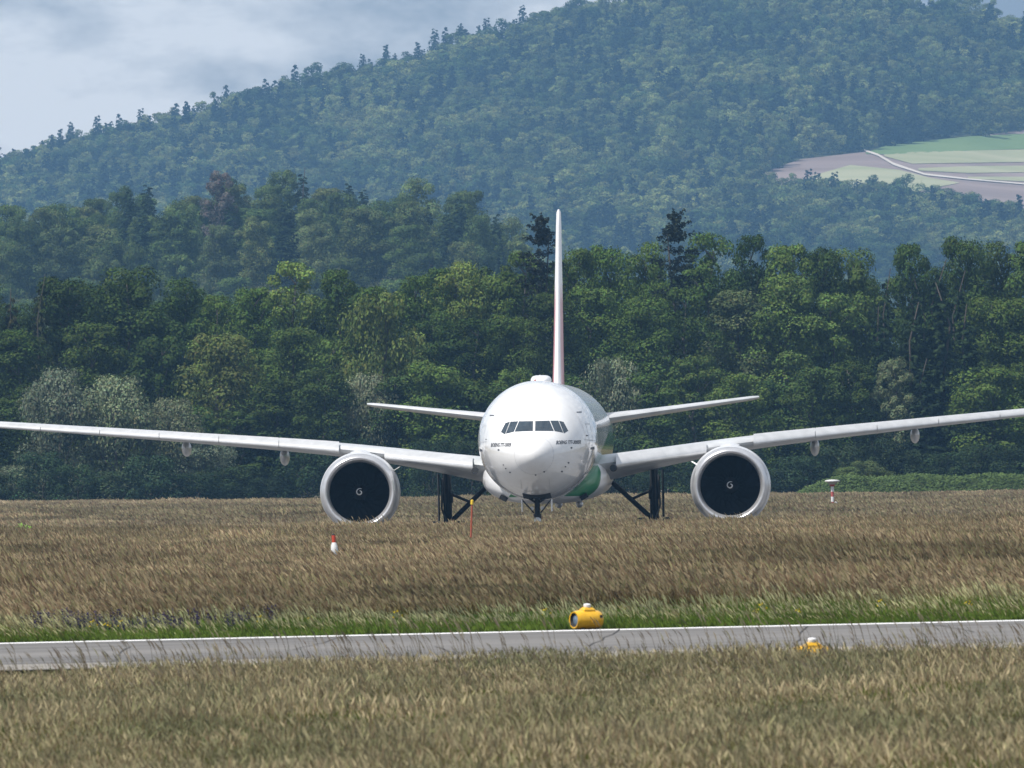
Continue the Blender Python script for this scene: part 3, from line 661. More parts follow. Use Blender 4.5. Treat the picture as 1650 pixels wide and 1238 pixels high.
def spruce(leaves, leaf, R=3.2, H=22.0, base=.06, droop=.35, gap=.62, up=0.0):
    Q, T = [], []; nb = int(H / gap * 9); per = max(6, leaves // nb)
    for k in range(nb):
        q = base + (.985 - base) * (1 - math.sqrt(1 - (k + .5) / nb * .985)); z = q * H + rng.normal() * .15; ln = R * (1 - q) ** .85 * rng.uniform(.62, 1.12) + .14
        a = k * 2.39996 + rng.normal() * .3; t = rng.uniform(.08, 1, per) ** .75; r = ln * t
        zz = z - droop * r * (1 - .45 * t) + up * r * t; side = rng.normal(size=per) * .16 * ln * (1.15 - t)
        P = np.stack([r * math.cos(a) - side * math.sin(a), r * math.sin(a) + side * math.cos(a), zz - np.abs(rng.normal(size=per)) * .16], 1)
        Nn = np.tile(np.array([math.cos(a) * .6, math.sin(a) * .6, .7]), (per, 1)); Q.append(leaf_quads(P, Nn, leaf, .6))
        tint = rng.uniform(.75, 1.25) * rng.uniform(.7, 1.25, size=(per, 1)) * np.ones(3); T.append(np.repeat(tint, 4, 0))
    return np.concatenate(Q).reshape(-1, 3), np.clip(np.concatenate(T), .3, 1.7), []
def trunk_mesh(name, H, r, lob, mat, n=8):
    mb = MB(); pts = [(rng.normal() * .12 * k, rng.normal() * .12 * k, H * k / 5 * .93 - .4 * (k == 0)) for k in range(6)]
    rings = [[(p[0] + r * (1.25 - .2 * k if k < 1 else 1 - .17 * k) * math.cos(t), p[1] + r * (1.25 if k < 1 else 1 - .17 * k) * math.sin(t), p[2]) for t in np.linspace(0, 2 * math.pi, n + 1)[:-1]] for k, p in enumerate(pts)]
    mb.loft(rings)
    for c, lr in lob[:14]:
        z0 = max(.18 * H, c[2] - np.hypot(c[0], c[1]) * 1.1); k = z0 / H * 5 / .93; i = int(min(4, k)); f = k - i
        a = Vector(pts[i]).lerp(Vector(pts[min(5, i + 1)]), min(1, f)); mb.tube(a, Vector(c), r * .32, r * .1, 5, False)
    return mesh(name, mb.v, mb.f, mat, True)

PROTO = {}
def proto(key, gen, H, trunk_r, bark='bark'):
    V_, T_, lob = gen; PROTO[key] = (np_mesh(key + '_crown', V_, 4, M['leaf'], T_), trunk_mesh(key + '_trunk', H, trunk_r, lob, M[bark]), H)
LV = 10500
proto('broad_a', broadleaf(34, LV, .165), 17, .32); proto('broad_b', broadleaf(46, LV, .16, R=4.3, bump=.34), 17, .30)
proto('broad_c', broadleaf(26, LV, .17, R=4.8, bump=.5), 17, .34); proto('broad_d', broadleaf(60, LV, .155, R=4.2, bump=.27, base=.05), 17, .28, 'bark_pale')
for i_, (nl_, bu_, bs_) in enumerate(((44, .44, .10), (60, .36, .04), (34, .52, .12), (75, .33, .02))): proto('tall_' + 'abcd'[i_], broadleaf(nl_, 15000, .155, R=4.7, H=23, base=bs_, bump=bu_, pack=.68), 23, .34, 'bark' if i_ < 3 else 'bark_pale')
for i_, (nl_, bu_) in enumerate(((34, .38), (46, .32), (26, .45))): proto('dome_' + 'abc'[i_], broadleaf(nl_, 12000, .20, R=6.2, H=18, base=.06, bump=bu_, pack=.68), 18, .34)
proto('round', broadleaf(60, 9500, .165, R=6.6, H=13, base=.06, bump=.28), 13, .3); proto('cone', broadleaf(50, 9500, .16, R=4.8, H=15, base=.03, bump=.36), 15, .3); proto('willow', broadleaf(30, LV, .145, R=6.2, H=11, base=.03, bump=.36), 11, .3, 'bark_pale')
proto('shrub', broadleaf(22, 4500, .13, R=4.2, H=6, base=.0, bump=.4), 6, .12)
proto('spruce', spruce(6500, .23, R=3.4), 22, .28); proto('spruce_b', spruce(6500, .24, R=4.2, droop=.5, gap=.7), 22, .3)
def whorled():
    # open old fir: rings of rising branches, each a narrow plume of needles
    Q, T = [], []; H = 22.0; z = 6.0
    while z < 21.6:
        q = z / H; ln = 3.5 * (1 - q) ** .3 * rng.uniform(.85, 1.1); rise0 = .05 + .8 * q ** 7
        for k in range(rng.integers(4, 7)):
            a = 2 * math.pi * (k + rng.uniform(-.35, .35)) / 6 + z; n = 70; t = rng.uniform(.05, 1, n); l2 = ln * rng.uniform(.5, 1.2); rise = rise0 + rng.normal() * .16; r = l2 * t; side = rng.normal(size=n) * .26 * (1.15 - t)
            P = np.stack([r * math.cos(a) - side * math.sin(a), r * math.sin(a) + side * math.cos(a), z + rise * r - .12 * r * t + rng.normal(size=n) * .08 - np.abs(rng.normal(size=n)) * .1], 1); Q.append(leaf_quads(P, np.tile((0, 0, 1.0), (n, 1)), .15, .9)); T.append(np.repeat(rng.uniform(.7, 1.2, (n, 1)) * np.ones(3), 4, 0))
        z += rng.uniform(.4, 1.15)
    return np.concatenate(Q).reshape(-1, 3), np.concatenate(T), []
proto('old_spruce', whorled(), 22, .26)

def tree(key, X, Y, Z, h, wd, col, label, group, name='tree', cat='tree', trunk=True):
    """height h metres, crown width wd metres"""
    cm, tm, H = PROTO[key]; base = {'round': 13.4, 'dome_a': 12.6, 'dome_b': 12.6, 'dome_c': 12.6, 'willow': 12.4, 'shrub': 8.6, 'spruce': 6.8, 'spruce_b': 8.2, 'old_spruce': 7.0}.get(key, 9.4)
    r = empty(name, (X, Y, Z), rnd.uniform(0, 6.28)); r.scale = (wd / base, wd / base, h / H)
    tag(r, label, cat, group)
    c = link('crown', cm, r); k = rnd.uniform(.74, 1.26); c.color = (col[0] * k * rnd.uniform(.93, 1.07), col[1] * k, col[2] * k * rnd.uniform(.9, 1.1), 1)
    if trunk: link('trunk', tm, r)
    return r
DARK = (.046, .074, .020); MID = (.078, .124, .030); BRIGHT = (.128, .172, .042); WILLOW = (.150, .175, .105); GREYG = (.110, .138, .066); BROWN = (.042, .046, .024); CON = (.024, .040, .018)  # DARK at the wood's left end also paints in the lens vignette
COLS = dict(dark=DARK, mid=MID, bright=BRIGHT, grey=GREYG, con=CON, brown=BROWN)
ADJ = {'dark': 'dark green broadleaf tree', 'mid': 'mid green broadleaf tree', 'bright': 'light green broadleaf tree', 'grey': 'greyish green broadleaf tree', 'con': 'blackish green spruce', 'brown': 'brownish dark spruce'}
MARKS = [(20, 'round the brownish spruces'), (220, 'behind the silvery willows'), (400, 'by the pointed olive tree'), (620, 'by the round olive tree'), (780, 'between round olive tree and fin'), (900, 'beside the thin old spruce'), (1090, 'below the fan-topped spruce'), (1260, 'beyond the tailplane tip'), (1480, 'round the black spruce clump'), (1680, 'past the black spruce clump')]
def wood_label(kind, px, Y):
    row = 'tall rear' if Y > 1855 else 'tall' if Y > 1825 else 'middle-row' if Y > 1806 else 'lower front'
    mk = min(MARKS, key=lambda q: abs(q[0] - px))[1]; return f'{row} {ADJ[kind]} {mk} in the wood', f'{row} {ADJ[kind]}s {mk}'
FOOT = [(-60, 'beyond the wing tip'), (60, 'below the outer wing'), (220, 'behind the outer wing'), (382, 'between the two wing fairings'), (500, 'beside the engine with the marker post'), (640, 'between engine and landing gear'), (760, 'behind the orange pole'), (870, 'behind the nose gear'), (1000, 'between belly and landing gear'), (1110, 'beside the engine without a marker post'), (1250, 'behind the engine without a marker post'), (1400, 'above the overgrown bank'), (1600, 'at the far end of the bank'), (1750, 'past the end of the bank')]
def foot(px): return min(FOOT, key=lambda q: abs(q[0] - px))[1]
def put(px, top, wpx, Y, kind, key=None, label=None, group=None, col=None, name=None):
    p = at(px, top, Y); z0 = 0.0; h = p.z - z0; key = key or rnd.choice(['tall_a', 'tall_b', 'tall_c', 'tall_d'] if h > 17 else ['broad_a', 'broad_b', 'broad_c', 'broad_d'])
    lb, gr = wood_label(kind, px, Y) if label is None else (label, group)
    nm = name or ('spruce_tree' if 'spruce' in key else 'broadleaf_tree')
    return tree(key, p.x, Y, z0 - .05, h, wpx * Y / F, col or COLS[kind], lb, gr, nm)
# tall trees at the back of the wood; left ones coloured darker to imitate vignetting
back = [(-150, 430, 150, 'dark'), (-60, 425, 160, 'dark'), (112, 436, 150, 'dark'), (210, 428, 165, 'dark'), (300, 446, 125, 'dark'), (352, 474, 100, 'mid'), (405, 462, 110, 'mid'), (474, 420, 130, 'bright'), (545, 433, 110, 'dark'),
 (602, 462, 110, 'mid'), (668, 442, 120, 'mid'), (735, 420, 130, 'bright'), (795, 428, 120, 'mid'), (845, 404, 120, 'mid'), (928, 400, 110, 'mid'), (985, 384, 110, 'mid'), (1040, 388, 110, 'mid'), (1142, 374, 140, 'mid'), (1208, 377, 110, 'dark'), (1268, 393, 120, 'mid'),
 (1322, 388, 110, 'dark'), (1378, 398, 120, 'mid'), (1468, 392, 110, 'dark'), (1556, 370, 110, 'dark'), (1612, 387, 120, 'dark'), (1668, 388, 130, 'mid'), (1740, 396, 140, 'mid'), (1820, 390, 140, 'dark')]
for px, top, wd, k in back: put(px, top, wd, 1840 + rnd.uniform(-6, 8), k)
for px, top, wd, k, key in [(18, 436, 80, 'brown', 'spruce'), (62, 413, 80, 'brown', 'spruce_b'), (-25, 430, 80, 'brown', 'spruce'), (90, 440, 60, 'brown', 'spruce'), (1424, 404, 90, 'con', 'spruce_b'), (1508, 388, 120, 'con', 'spruce_b'), (1480, 415, 100, 'con', 'spruce_b'), (1540, 408, 110, 'con', 'spruce_b'), (1700, 410, 90, 'con', 'spruce')]: put(px, top, wd, 1836 + rnd.uniform(-4, 6), k, key)
put(871, 343, 125, 1828, 'con', 'old_spruce', 'thin dark old spruce rising above the wood just beside the fin', None, (.03, .032, .022))
put(1089, 337, 130, 1828, 'con', 'old_spruce', 'dark spruce with fan-like bare top above the wood, behind the tailplane', None, (.028, .034, .022))
# second row
for px, top, wd, k in [(355, 532, 150, 'bright'), (470, 520, 120, 'mid'), (420, 560, 120, 'mid'), (540, 545, 120, 'mid'), (700, 500, 120, 'dark'), (765, 512, 130, 'dark'), (830, 498, 130, 'mid'), (890, 470, 120, 'dark'), (955, 462, 140, 'mid'), (1030, 478, 140, 'mid'), (1105, 462, 130, 'dark'),
 (1190, 466, 150, 'grey'), (1270, 440, 150, 'mid'), (1345, 472, 140, 'mid'), (1600, 468, 130, 'mid'), (1665, 470, 150, 'mid'), (1745, 480, 150, 'dark'), (-80, 520, 150, 'dark'), (30, 530, 140, 'dark'), (150, 520, 150, 'dark'), (260, 540, 140, 'dark')]:
    put(px, top, wd, 1816 + rnd.uniform(-5, 5), k)
put(618, 470, 190, 1812, 'bright', 'round', 'broad round olive green tree standing proud of the wood left of the fin', None, (.098, .130, .034))
put(352, 536, 165, 1806, 'bright', 'cone', 'olive brown tinged tree with a pointed top behind the outer wing', None, (.108, .126, .042))
put(1516, 428, 150, 1808, 'con', 'spruce_b'); put(1466, 462, 130, 1806, 'con', 'spruce_b'); put(1558, 466, 130, 1804, 'con', 'spruce_b'); put(1490, 560, 110, 1798, 'con', 'spruce_b'); put(1418, 470, 100, 1808, 'con', 'spruce_b')
# lower trees and bushes along the front of the wood
WL = ('silvery grey green willow bush ', 'silvery willow bushes ')
for px, top, wd in [(95, 592, 150), (185, 604, 170), (275, 640, 130), (20, 748, 130), (330, 700, 120), (590, 600, 110), (985, 575, 130), (-70, 700, 140)]:
    put(px, top, wd, 1792 + rnd.uniform(-4, 4), 'grey', 'willow', WL[0] + foot(px), WL[1] + foot(px), WILLOW, 'willow_bush')
for px, top, wd, k in [(160, 740, 150, 'dark'), (250, 730, 140, 'dark'), (385, 660, 140, 'dark'), (450, 610, 150, 'dark'), (520, 590, 130, 'dark'), (640, 605, 150, 'dark'), (700, 580, 140, 'mid'), (770, 610, 140, 'dark'), (835, 590, 120, 'mid'), (905, 600, 130, 'dark'), (1045, 600, 140, 'mid'), (1120, 570, 140, 'mid'), (1190, 600, 140, 'mid'),
 (1250, 610, 130, 'dark'), (1310, 590, 140, 'dark'), (1370, 580, 130, 'dark'), (1440, 575, 100, 'grey'), (1600, 590, 150, 'mid'), (1665, 600, 160, 'mid'), (1740, 600, 160, 'dark'), (-10, 640, 160, 'dark'), (60, 660, 130, 'dark'), (420, 700, 140, 'dark'), (560, 690, 140, 'dark'), (300, 650, 120, 'dark')]:
    put(px, top, wd, 1798 + rnd.uniform(-6, 6), k)
BL = ('low dark bush at the foot of the wood ', 'low bushes ')
for px in range(-120, 1800, 62):
    if 1290 < px: continue
    put(px + rnd.uniform(-15, 15), rnd.uniform(700, 772), rnd.uniform(80, 150), 1784 + rnd.uniform(-6, 6), 'dark', 'shrub', BL[0] + foot(px), BL[1] + foot(px), (.032, .052, .024), 'bush')
for px in range(1300, 1800, 55): put(px, rnd.uniform(700, 735), 120, 1790, 'dark', 'shrub', BL[0] + foot(px), BL[1] + foot(px), (.032, .052, .024), 'bush')
# filling row behind, so that no daylight shows under the crowns
for px in np.arange(-160, 1820, 62): put(px, rnd.uniform(455, 490) if px < 700 else rnd.uniform(420, 450), 120, 1868 + rnd.uniform(-8, 8), 'dark')

# grassy bank with scrub on the right, in front of the wood
def bank():
    Y0 = 1700.0; x0, x1 = at(1285, 800, Y0).x, at(1850, 800, Y0).x; mb = MB(); ring_ = []
    for x in np.linspace(x0 - 1, x1, 60):
        k = min(1, max(0, (x - x0 + 1) / 5)) ** .6; h = 2.1 * k * (1 + .06 * math.sin(x * .9)); ring_.append([(x, Y0 + a, -.1 + h * b) for a, b in ((-6, 0), (-3.5, .55), (-1.5, .92), (0, 1), (3, 1), (7, 0))])
    root = empty('grassy_bank', (0, 0, 0)); tag(root, 'low green overgrown bank below the wood, beyond the right engine', 'bank')
    mb.loft(ring_, False, False, closed=False).build('earth', M['forest_floor'], root, True)
    n = 30000; x = rng.uniform(x0, x1, n); t = rng.uniform(0, 1, n); k = np.clip((x - x0 + 1) / 5, 0, 1) ** .6
    yy = np.interp(t, [0, .25, .5, .7, 1], [-6, -3.5, -1.5, 0, 3]); zz = np.interp(yy, [-6, -3.5, -1.5, 0, 3], [0, .55, .92, 1, 1]) * 2.1 * k * (1 + .06 * np.sin(x * .9))
    cl = np.array([mnoise.noise(Vector((a * .8, b * .8, 0))) for a, b in zip(x, yy)]); zz = zz + np.abs(rng.normal(size=n)) * .12 + cl * .14
    P = np.stack([x, Y0 + yy, zz - .1], 1); tint = (1 + .5 * cl[:, None]) * rng.uniform(.75, 1.25, size=(n, 1)) * np.ones(3)
    g = link('scrub_foliage', np_mesh('scrub_foliage', leaf_quads(P, np.tile((0, -.3, .9), (n, 1)), .12).reshape(-1, 3), 4, M['leaf'], np.repeat(tint, 4, 0)), root); g.color = (.075, .112, .038, 1); g['kind'] = 'stuff'
bank()
for px, top, wd in [(1395, 742, 75), (1365, 752, 60), (1420, 758, 60)]:
    p = at(px, top, 1706); tree('shrub', p.x, 1706, 1.6, p.z - 1.6, wd * 1706 / F, (.11, .15, .055), 'pale green bush growing on top of the overgrown bank', 'pale bushes on the bank', 'bush')

# wood on the nearer hill
ML = {'m': ('hazy mid green tree on the nearer hill, ', 'mid green trees of the nearer hill'), 'd': ('hazy dark spruce on the nearer hill, ', 'spruces of the nearer hill'),
      'l': ('hazy pale green tree on the nearer hill, ', 'pale green trees of the nearer hill')}
cnt = 0
for row, Y in enumerate((3624, 3662, 3702, 3744, 3786, 3828, 3870, 3907)):
    px = -170 + 37 * (row % 2)
    while px < 850 - (30 if row < 2 else 0):
        u, v = unroll(px + rnd.uniform(-14, 14), 400); X = u * Y / F + 0; y2 = Y + rnd.uniform(-14, 14); z = mid_z(X, y2)
        r_ = rnd.random(); key, kind, col, h, wd = ('spruce', 'd', (.030, .052, .026), rnd.uniform(16, 22), rnd.uniform(7, 9.5)) if r_ < .22 else (rnd.choice(['dome_a', 'dome_b', 'dome_c', 'dome_a', 'dome_c']), *(('l', (.115, .150, .056)) if r_ > .7 else ('m', (.072, .110, .036))), rnd.uniform(12.5, 19), rnd.uniform(8.4, 12.5))
        mk = min(((0, 'near its low end'), (180, 'short of the bare tree'), (352, 'round the bare tree'), (486, 'round its tallest spruce'), (640, 'past its tallest spruce'), (800, 'on its shoulder by the fin')), key=lambda q: abs(q[0] - px))[1]; mk = ('front' if row < 3 else 'upper') + ' slope, ' + mk
        tree(key, X, y2, z - .3, h, wd, col, ML[kind][0] + mk, ML[kind][1] + ', ' + mk, 'spruce_tree' if kind == 'd' else 'broadleaf_tree', trunk=False if row > 1 else True); cnt += 1
        px += rnd.uniform(62, 84) * (.8 if row < 3 else 1)
p = at(352, 275, 3790); zb = mid_z(p.x, 3790); tree('broad_d', p.x, 3790, zb, p.z - zb, 9, (.115, .105, .095), 'leafless looking grey brown tree on the nearer wooded hill', None, 'bare_tree')
p = at(486, 256, 3780); zb = mid_z(p.x, 3780); tree('spruce_b', p.x, 3780, zb, p.z - zb, 9.5, (.026, .042, .026), 'tallest dark spruce on top of the nearer wooded hill', None, 'spruce_tree')

# ------------------------------------------------------------------ scattered plants (grass, far forest): one object each
def scatter(name, P, rz, scl, idx, tint, protos):
    col = bpy.data.collections.new(name + '_plants')
    for i, me in enumerate(protos):
        ob = bpy.data.objects.new(f'{name}_plant_{i:02d}', me); col.objects.link(ob)
    me = bpy.data.meshes.new(name); me.vertices.add(len(P)); me.vertices.foreach_set('co', np.asarray(P, np.float32).ravel())
    def attr(nm, ty, fld, d): a = me.attributes.new(nm, ty, 'POINT'); a.data.foreach_set(fld, np.ascontiguousarray(d).ravel())
    attr('rz', 'FLOAT', 'value', np.asarray(rz, np.float32)); attr('scl', 'FLOAT_VECTOR', 'vector', np.asarray(scl, np.float32)); attr('pick', 'INT', 'value', np.asarray(idx, np.int32))
    attr('tint', 'FLOAT_VECTOR', 'vector', np.asarray(tint, np.float32))
    me.update(); o = link(name, me); tag(o, kind='stuff')
    g = bpy.data.node_groups.new(name, 'GeometryNodeTree'); g.interface.new_socket('Geometry', in_out='INPUT', socket_type='NodeSocketGeometry'); g.interface.new_socket('Geometry', in_out='OUTPUT', socket_type='NodeSocketGeometry')
    gi, go = N(g, 'NodeGroupInput'), N(g, 'NodeGroupOutput'); iop = N(g, 'GeometryNodeInstanceOnPoints'); ci = N(g, 'GeometryNodeCollectionInfo')
    ci.inputs['Collection'].default_value = col; ci.inputs['Separate Children'].default_value = True; ci.inputs['Reset Children'].default_value = True
    def na(nm, ty): n = N(g, 'GeometryNodeInputNamedAttribute', data_type=ty); n.inputs['Name'].default_value = nm; return n.outputs['Attribute']
    cx = N(g, 'ShaderNodeCombineXYZ'); e2r = N(g, 'FunctionNodeEulerToRotation'); k = g.links.new
    k(na('rz', 'FLOAT'), cx.inputs[2]); k(cx.outputs[0], e2r.inputs[0]); k(e2r.outputs[0], iop.inputs['Rotation']); k(na('scl', 'FLOAT_VECTOR'), iop.inputs['Scale'])
    iop.inputs['Pick Instance'].default_value = True; k(na('pick', 'INT'), iop.inputs['Instance Index'])
    k(gi.outputs[0], iop.inputs['Points']); k(ci.outputs[0], iop.inputs['Instance']); k(iop.outputs[0], go.inputs[0])
    md = o.modifiers.new('scatter', 'NODES'); md.node_group = g
    return o

# far forest on the big hill: everything outside the fields
far_protos = []
for R_, nl, b_ in ((4.6, 13, .46), (4.3, 18, .38), (4.9, 10, .55), (4.4, 22, .34)):
    V_, T_, _ = broadleaf(nl, 2400, .27, R=R_, H=12.5, base=.02, bump=b_); far_protos.append(np_mesh('far_tree', V_, 4, M['inst_leaf'], T_))
for R_ in (3.6, 4.2):
    V_, T_, _ = spruce(2400, .32, R=R_ * .95, H=15, gap=.8); far_protos.append(np_mesh('far_spruce', V_, 4, M['inst_leaf'], T_))
P, rz, scl, idx, tint = [], [], [], [], []
fcols = [(1215, 287, 336), (1235, 279, 340), (1290, 258, 343), (1395, 246, 349), (1430, 237, 352), (1560, 222, 366), (1650, 214, 392), (2100, 195, 430)]
fa = np.array(fcols, float)
y = 8160.0
while y < 10148:
    step = 12.0; hw = 900 * 1.25 * y / F; x = -hw + rnd.uniform(0, 7)
    while x < hw * 1.9:
        xx, yy = x + rnd.uniform(-4, 4), y + rnd.uniform(-5, 5); z = far_z(xx, yy)
        u, v = xx / yy * F, (z - HC) * F / yy - 145
        c, s_ = math.cos(ROLL), math.sin(ROLL); px = 825 + u * c - v * s_; row = 619 - (u * s_ + v * c)
        infield = px > 1215 and np.interp(px, fa[:, 0], fa[:, 1]) - 1 < row < np.interp(px, fa[:, 0], fa[:, 2])
        if not infield:
            n1 = mnoise.noise(Vector((xx * .0093, yy * .0073, 3.0))); n2 = mnoise.noise(Vector((xx * .02, yy * .0135, 9.0)))
            con = rnd.random() < .24 + .55 * n1 + (.08 if px < 500 else 0) * (yy > 9900)
            k = rnd.uniform(.7, 1.25); sz = 1.45 * rnd.uniform(.75, 1.3)
            if con: t3 = np.array((.030, .050, .026)) * k; idx.append(4 + rnd.randrange(2)); scl.append((sz, sz, sz * rnd.uniform(.8, 1.15)))
            else:
                lt = min(1, max(0, .4 + 1.3 * n2 + rnd.uniform(-.35, .35))); t3 = (np.array((.062, .100, .034)) * (1 - lt) + np.array((.20, .23, .08)) * lt) * k
                idx.append(rnd.randrange(4)); scl.append((sz * rnd.uniform(.9, 1.15), sz * rnd.uniform(.9, 1.15), sz * rnd.uniform(.75, 1.05)))
            P.append((xx, yy, z - .3)); rz.append(rnd.uniform(0, 6.28)); tint.append(t3)
        x += rnd.uniform(9, 14.5)
    y += step
scatter('far_forest', P, rz, scl, idx, tint, far_protos)
# the wood runs on past both ends of the field, out of the frame (the polished flank mirrors it)
P, rz, scl, idx, tint = [], [], [], [], []
for a, b in ((-1500, -190), (1850, 3300)):
    for Y in (1792, 1815, 1840, 1862):
        for px in np.arange(a, b, 105):
            q = at(px + rnd.uniform(-30, 30), 600, Y + rnd.uniform(-6, 6)); k = rnd.uniform(1.5, 2.1) * (.7 if Y < 1800 else 1); P.append((q.x, q.y, -.1)); rz.append(rnd.uniform(0, 6.28)); scl.append((k * .8, k * .8, k)); i = rnd.choice([0, 1, 2, 3, 0, 1, 2, 3, 4]); idx.append(i)
            tint.append(np.array((.024, .040, .018) if i == 4 else rnd.choice([DARK, MID, DARK])) * rnd.uniform(.8, 1.2))
scatter('wood_beyond', P, rz, scl, idx, tint, far_protos)
NFAR = len(P)

# grass: patches of stems with drooping heads
def grass_patch(n_stem, n_blade, rad, hgt, ws, wh, green=0.0, lean=.22, head=.13, mess=0.0):
    Q, T = [], []
    def quad(a, b, wa, wb, ca, cb, side):
        Q.append(np.stack([a - side * wa, a + side * wa, b + side * wb, b - side * wb], 1)); T.append(np.stack([ca, ca, cb, cb], 1))
    def base(n):
        r = rad * np.sqrt(rng.uniform(0, 1, n)); a = rng.uniform(0, 2 * math.pi, n); return np.stack([r * np.cos(a), r * np.sin(a), np.zeros(n)], 1)
    def sidev(n): a = rng.uniform(-.9, .9, n); return np.stack([np.cos(a), np.sin(a), np.zeros(n)], 1)
    n = n_blade; b = base(n); s = sidev(n); h = hgt * rng.uniform(.35, .72, n)[:, None]; d = rng.normal(size=(n, 3)) * .2; d[:, 2] = 1; d[:, 0] -= lean * .5
    k = rng.uniform(.7, 1.3, (n, 1)); dry = (rng.uniform(0, 1, (n, 1)) < .35 * (1 - green))
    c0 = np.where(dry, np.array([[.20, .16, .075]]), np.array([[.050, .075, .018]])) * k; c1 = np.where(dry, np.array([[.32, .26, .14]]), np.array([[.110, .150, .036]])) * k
    m = b + d * h * .6; d2 = d.copy(); d2[:, 0] -= .35 * rng.uniform(0, 1, n); e = m + d2 * h * .45
    quad(b, m, ws * 1.1, ws * 1.3, c0, c1, s); quad(m, e, ws * 1.3, ws * .2, c1, c1 * 1.05, s)
    n = n_stem; b = base(n); s = sidev(n); h = hgt * rng.uniform(.62, 1.08, n)[:, None]; d = rng.normal(size=(n, 3)) * .1; d[:, :2] *= 1 + 1.5 * mess; d[:, 2] = 1; d[:, 0] -= lean * rng.uniform(.4, 1.3, n)
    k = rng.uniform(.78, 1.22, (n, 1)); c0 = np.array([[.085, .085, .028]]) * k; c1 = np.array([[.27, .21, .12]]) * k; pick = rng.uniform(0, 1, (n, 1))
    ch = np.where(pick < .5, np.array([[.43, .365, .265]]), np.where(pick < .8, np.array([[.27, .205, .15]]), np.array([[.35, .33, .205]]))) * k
    m = b + d * h; sgn_ = np.where(rng.uniform(0, 1, n) < mess, -1, 1); hd = d.copy(); hd[:, 0] -= rng.uniform(.1, .55, n) * sgn_ * (1 + mess); hd /= np.linalg.norm(hd, axis=1, keepdims=True); ln = head * rng.uniform(.6, 1.3, (n, 1))
    quad(b, m, ws * .55, ws * .45, c0, c1, s); quad(m, m + hd * ln * .5, wh * .5, wh, ch, ch * 1.06, s); quad(m + hd * ln * .5, m + hd * ln + np.array([-.25, 0, -.1]) * ln * .4, wh, wh * .15, ch * 1.06, ch * 1.1, s)
    return np_mesh('grass_patch', np.concatenate(Q).reshape(-1, 3), 4, M['grass'], np.concatenate(T).reshape(-1, 3))
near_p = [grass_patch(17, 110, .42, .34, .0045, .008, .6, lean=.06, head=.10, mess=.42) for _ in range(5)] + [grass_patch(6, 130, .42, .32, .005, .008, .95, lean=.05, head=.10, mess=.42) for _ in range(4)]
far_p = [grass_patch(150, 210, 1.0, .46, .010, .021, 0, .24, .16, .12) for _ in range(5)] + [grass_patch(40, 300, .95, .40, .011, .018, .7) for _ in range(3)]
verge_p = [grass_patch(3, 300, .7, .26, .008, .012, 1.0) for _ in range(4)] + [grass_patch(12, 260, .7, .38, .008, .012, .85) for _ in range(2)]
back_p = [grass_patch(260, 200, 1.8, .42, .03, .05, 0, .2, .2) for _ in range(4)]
def grass_zone(name, y0, y1, dens_, protos, nmain, scale=(.85, 1.2), dryscale=.02, avoid=None, tint_a=(1, 1, 1), tint_b=(1, 1, 1), margin=1.35, sk=True, hf=None, spin=.5):
    k = 825 * margin / F; area = k * (y1**2 - y0**2); n = int(area * dens_)
    yy = np.sqrt(rng.uniform(y0**2, y1**2, n)); xx = rng.uniform(-1, 1, n) * k * yy
    if sk: yy = yy + SK * xx
    if avoid is not None:
        ok = np.ones(n, bool)
        for ax, ay in avoid: ok &= ~((np.abs(xx - ax) < 1.15) & (yy > ay - 6) & (yy < ay + 1.2))
        xx, yy = xx[ok], yy[ok]; n = len(xx)
    z = gz(xx, yy); n1 = np.array([mnoise.noise(Vector((a * dryscale * 3.2, b * dryscale, 1.5))) for a, b in zip(xx, yy)]); n2 = np.array([mnoise.noise(Vector((a * .35, b * .12, 7.5))) for a, b in zip(xx, yy)])
    gr = n1 * 1.1 + n2 * .5 + rng.normal(size=n) * .22 > .34
    idx = np.where(gr, nmain + rng.integers(0, max(1, len(protos) - nmain), n), rng.integers(0, nmain, n)); idx = np.minimum(idx, len(protos) - 1)
    f = np.clip(.5 + n1 * .9 + .35 * n2, 0, 1)[:, None]; t = (np.array(tint_a) * (1 - f) + np.array(tint_b) * f) * rng.uniform(.82, 1.18, (n, 1))
    s = rng.uniform(*scale, n) * (1 + .22 * n2); sh = s * (1 + .3 * n2) * (hf(xx, yy) if hf else 1)
    return scatter(name, np.stack([xx, yy, z - .02], 1), rng.uniform(-spin, spin, n), np.stack([s, s, sh], 1), idx, t, protos)
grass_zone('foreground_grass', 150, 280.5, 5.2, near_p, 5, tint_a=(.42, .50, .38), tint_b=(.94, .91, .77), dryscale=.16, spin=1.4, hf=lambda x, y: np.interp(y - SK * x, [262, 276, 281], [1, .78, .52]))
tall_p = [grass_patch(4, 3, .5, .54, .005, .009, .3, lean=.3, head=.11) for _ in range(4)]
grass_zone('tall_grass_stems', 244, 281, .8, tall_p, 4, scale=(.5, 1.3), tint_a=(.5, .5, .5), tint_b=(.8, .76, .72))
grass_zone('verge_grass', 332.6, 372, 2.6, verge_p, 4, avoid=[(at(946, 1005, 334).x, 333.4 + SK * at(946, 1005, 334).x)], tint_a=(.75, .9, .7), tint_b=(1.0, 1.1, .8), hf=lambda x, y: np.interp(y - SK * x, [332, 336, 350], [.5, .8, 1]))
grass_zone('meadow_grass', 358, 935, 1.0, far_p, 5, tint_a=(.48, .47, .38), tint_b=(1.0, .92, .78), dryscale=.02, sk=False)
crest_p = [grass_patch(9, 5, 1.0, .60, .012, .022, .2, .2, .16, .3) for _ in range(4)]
grass_zone('tall_meadow_stems', 600, 880, .25, crest_p, 4, tint_a=(.5, .5, .42), tint_b=(.95, .9, .75), sk=False)
